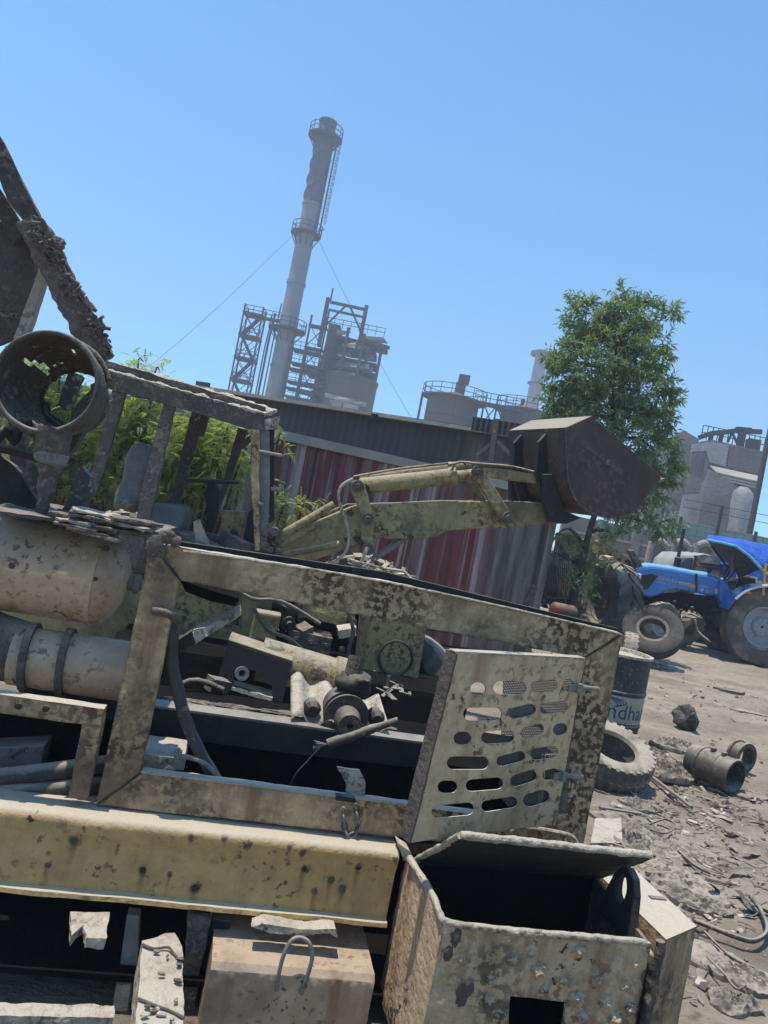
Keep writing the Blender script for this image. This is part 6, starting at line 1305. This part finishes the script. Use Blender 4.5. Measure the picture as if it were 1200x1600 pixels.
    for x0, y0, x1, y1, d, mt in ((1147, 858, 1141, 893, .3, M_burnt), (1146, 882, 1188, 880, .5, M_burnt), (1150, 888, 1165, 930, 1.2, M_dark), (1196, 880, 1192, 930, .0, M_ylw), (1189, 888, 1200, 898, .0, M_ylw), (1112, 853, 1142, 893, 1.0, M_dark), (1156, 903, 1150, 925, 1.4, M_dark)): MB().tube([q(x0, y0, d), q(x1, y1, d)], .03, 8).build('canopy_post', mt, cn)
    MB().tube(sm(qs([(1086, 968), (1090, 985), (1100, 995), (1110, 1003)], .3), 4), .02, 6).build('tow_cable', M_pale, t, smooth=60)
M_tarp = NT('crumpled blue tarpaulin'); _c = M_tarp.mix(M_tarp.step(M_tarp.noise(3, 6), .35, .65), (.018, .075, .42), (.03, .13, .52)); M_tarp.bump(M_tarp.noise(4, 5, .6), .12); M_tarp = M_tarp.done(_c, .45)
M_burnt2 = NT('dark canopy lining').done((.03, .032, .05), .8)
tractor()
# ------------------------------------------------------------------ vehicles behind the tractor
def jeep():
    Y0 = 20.5; F = Fr(P(1090, 890, Y0).x, Y0, 0); q, qs = F.q, F.qs; M_jeep = plain('dusty off white paint', (.4, .38, .34), (.3, .28, .25), 2, .6); M_gl = NT('dusty glass').done((.03, .06, .1), .25, 0, .5); M_cv = metal('dust covered canvas', (.36, .31, .25), (.3, .26, .21), dust=(.46, .4, .32), rough=.95, bump=.02)
    t = thing('jeep', 'old white jeep with dust covered canvas roof behind the blue tractor', 'jeep', (F.o[0], Y0, 0))
    g = q(1090, 905, 0).z
    MB().poly(qs([(1046, 892), (1052, 876), (1064, 866), (1086, 866), (1096, 885), (1150, 895), (1150, 925), (1046, 915)], 0), (0, 1.5, 0)).build('body', M_jeep, t, bevel=.1, seg=3, smooth=50)
    MB().poly(qs([(1060, 893), (1064, 880), (1074, 872), (1083, 872), (1084, 892)], -.03), (0, .05, 0)).build('window', M_gl, t, bevel=.01)
    MB().poly(qs([(1086, 868), (1100, 866), (1134, 872), (1140, 882), (1094, 878)], -.05), (0, 1.6, 0)).rough(.15, .03, 4, 3).build('canvas_roof', M_cv, t)
    MB().poly(qs([(1082, 880), (1090, 874), (1094, 878), (1130, 883), (1134, 902), (1080, 898)], -.04), (0, .06, 0)).build('side_screen', M_cv, t)
    fr = MB()
    for a, b in (((1082, 898), (1088, 868)), ((1094, 879), (1140, 884)), ((1088, 884), (1126, 888)), ((1126, 888), (1136, 898))): fr.tube([q(*a, -.1), q(*b, -.1)], .035, 6)
    fr.build('roll_bar', M_dark, t)
    for x in (1062, 1140):
        c = q(x, 930, .1); w = thing('wheel', None, None); w.parent = t; w.location = (c.x, .1, .38); tyre(MB(), .38, .2, .2, 16, .02).build('tyre', M_rubber, w, smooth=30); rim(MB(), .2, .2).build('rim', M_steel, w)
jeep()
def trailer():
    Y0 = 19.5; F = Fr(P(1165, 890, Y0).x, Y0, 0); q, qs = F.q, F.qs
    t = thing('covered_trailer', 'trailer under a bright blue sheet with lettered white band, seen beneath the canopy', 'trailer', (F.o[0], Y0, 0))
    m = MB().poly(qs([(1150, 884), (1166, 879), (1240, 888), (1240, 912), (1152, 903)], 0), (0, 1.6, 0)).rough(.12, .03, 3, 2).build('sheet_cover', M_tarp, t, smooth=60)
    MB().poly(qs([(1152, 896), (1184, 902), (1182, 911), (1151, 905)], -.06), (0, .03, 0)).build('name_band', M_white, t)
    lettering('EL LTD', q(1156, 904, -.066), q(1172, 907, -.066), Z3, (0, -.002, 0), NT('black letters').done((.03, .03, .03), .6), t, height=.1)
    g = q(1160, 905, 0).z; MB().box((1.4, .8, .75), 4.6, 1.6, g - .55).build('bed', M_dark, t)
    for x in (.4, 2.4): w = thing('wheel', None, None); w.parent = t; w.location = (x, .1, .42); tyre(MB(), .42, .22, .22, 16, .02).build('tyre', M_rubber, w, smooth=30)
trailer()
# ------------------------------------------------------------------ broken loader and scrap behind the tree
def old_loader():
    Y0 = 15.4; F = Fr(P(930, 900, Y0).x, Y0, 0); q, qs = F.q, F.qs
    t = thing('broken_loader', 'wrecked dusty yellow loader with big lugged wheel behind the tree trunk', 'loader', (F.o[0], Y0, 0))
    def pl(n, pts, d, th, mat, rg=.02): return MB().poly(qs(pts, d), (0, th, 0)).rough(.12, rg, 5, int(pts[0][0])).build(n, mat, t)
    pl('lift_arm', [(932, 850), (938, 844), (948, 850), (975, 868), (990, 880), (1000, 905), (985, 905), (955, 882), (935, 878)], .9, .3, M_yel, .008)
    pl('body_block', [(884, 834), (906, 840), (908, 862), (896, 870), (880, 866)], .5, .9, M_yel); pl('body_side', [(905, 842), (935, 846), (935, 900), (905, 890)], .7, .7, M_yel)
    pl('rear_body', [(850, 905), (900, 915), (950, 900), (950, 960), (850, 950)], 1.0, 1.2, M_grime_shade); pl('cylinder_end', [(982, 860), (990, 860), (1004, 885), (996, 888)], .8, .15, M_burnt)
    c = q(952, 930, .2)
    for d, s in ((.15, 0), (1.9, .1)):
        w = thing('wheel', None, None); w.parent = t; w.location = (c.x + s, d, .78); w.rotation_euler = (0, 0, rad(-76)); tyre(MB(), .8, .4, .56, 16, .07, ag=True).build('tyre', M_rubgrey, w, smooth=30); rim(MB(), .41, .5).build('rim', M_burnt, w)
    MB().poly(qs([(935, 884), (944, 871), (960, 870), (966, 877), (950, 880), (940, 888)], .0), (0, .6, 0)).rough(.1, .02, 6, 3).build('mudguard', M_pale, t)
old_loader()
def coils():
    Y0 = 14.6
    for i, (x, y, r_, lab) in enumerate(((855, 898, .42, 'ribbed dusty scrap coil, nearest the container end'), (874, 898, .46, 'ribbed dusty scrap coil in the middle of the heap by the tree'), (892, 905, .4, 'ribbed dusty scrap coil touching the tree trunk'))):
        c = P(x, y, Y0 + .15 * i); t = thing('ribbed_coil', lab, 'coil', (c.x, c.y, c.z), rad(-26), 'ribbed coils heaped by the tree')
        pr = []
        for k in range(12): pr += [(-.2 + .034 * k, r_), (-.2 + .034 * k + .02, r_), (-.2 + .034 * k + .022, r_ - .04), (-.2 + .034 * k + .033, r_ - .04)]
        MB().lathe((0, 0, 0), (1, .2, .15), pr, 32, wob=.05).build('coil', M_pale if i == 1 else M_rubgrey, t, smooth=30); MB().lathe((0, 0, 0), (1, .2, .15), [(-.18, .02), (-.18, r_ - .03), (.18, r_ - .03), (.18, .02)], 24).build('core', M_dark, t)
    pile('scrap_heap', 'tangle of dusty bars and wires on top of the ribbed coils', 'scrap pile', [P(852 + 8 * k, 868 + 2.2 * k, Y0) for k in range(8)], 90, 6, M_hose, .9)
    pile('scrap_heap', 'dark scrap at the foot of the ribbed coils', 'scrap pile', [P(850 + 9 * k, 940 + 2 * k, Y0 - .3) for k in range(7)], 90, 8, M_dark, .8)
    a, b = P(870, 845, Y0 - .2), P(900, 895, Y0 - .2); m_ = thing('slanting_bar', 'long dark bar leaning out of the scrap heap by the tree', 'bar', a); MB().bar((0, 0, 0), b - a, .07).build('bar', M_burnt, m_)
    rm = metal('dull red paint', (.14, .025, .025), (.1, .02, .02), chip=(.05, .04, .035), chip_t=.58, rough=.85, dust_a=.5); c = P(885, 958, 13.2); m_ = thing('red_canister', 'dull red canister lying at the foot of the tree', 'canister', (c.x, c.y, c.z)); MB().lathe((-.3, 0, 0), X3, [(0, .04), (.02, .11), (.06, .15), (.4, .15), (.46, .11), (.48, .03)], 20, cap=True).build('shell', rm, m_, smooth=40)
    MB().lathe((.28, 0, 0), X3, [(0, .04), (.06, .04)], 10, cap=True).build('neck', M_dark, m_)
    r = random.Random(2); Lf = Leaves(); t = thing('sapling', 'low leafy suckers growing round the tree foot', 'shrub', Vector((P(915, 920, 13.7).x, 13.7, 0)))
    for x, y in ((905, 905), (920, 930)):
        c = P(x, y, 13.7) - t.location; MB().tube(sm([Vector((r.uniform(-.1, .1), 0, 0)), c * .6, c], 3), .012, 5).build('stem', M_bark, t)
        for k in range(26): p = c + rv(r) * .16; Lf.leaf(p, rv(r) + Vector((0, 0, -.3)), rv(r), .13, .016)
    Lf.build('foliage', M_leaf, t)
coils()
# ------------------------------------------------------------------ dusty air
hz = MB().box((0, 0, 40), 700, 700, 84).build('haze', None); hz['kind'] = 'stuff'
hm = bpy.data.materials.new('dusty air'); hm.use_nodes = True; hn = hm.node_tree; hn.nodes.clear()
ho = hn.nodes.new('ShaderNodeOutputMaterial'); hv = hn.nodes.new('ShaderNodeVolumePrincipled')
hv.inputs['Color'].default_value = (.8, .88, 1, 1); hv.inputs['Density'].default_value = .0026; hv.inputs['Anisotropy'].default_value = .1
hn.links.new(hv.outputs[0], ho.inputs['Volume']); hz.data.materials.append(hm)
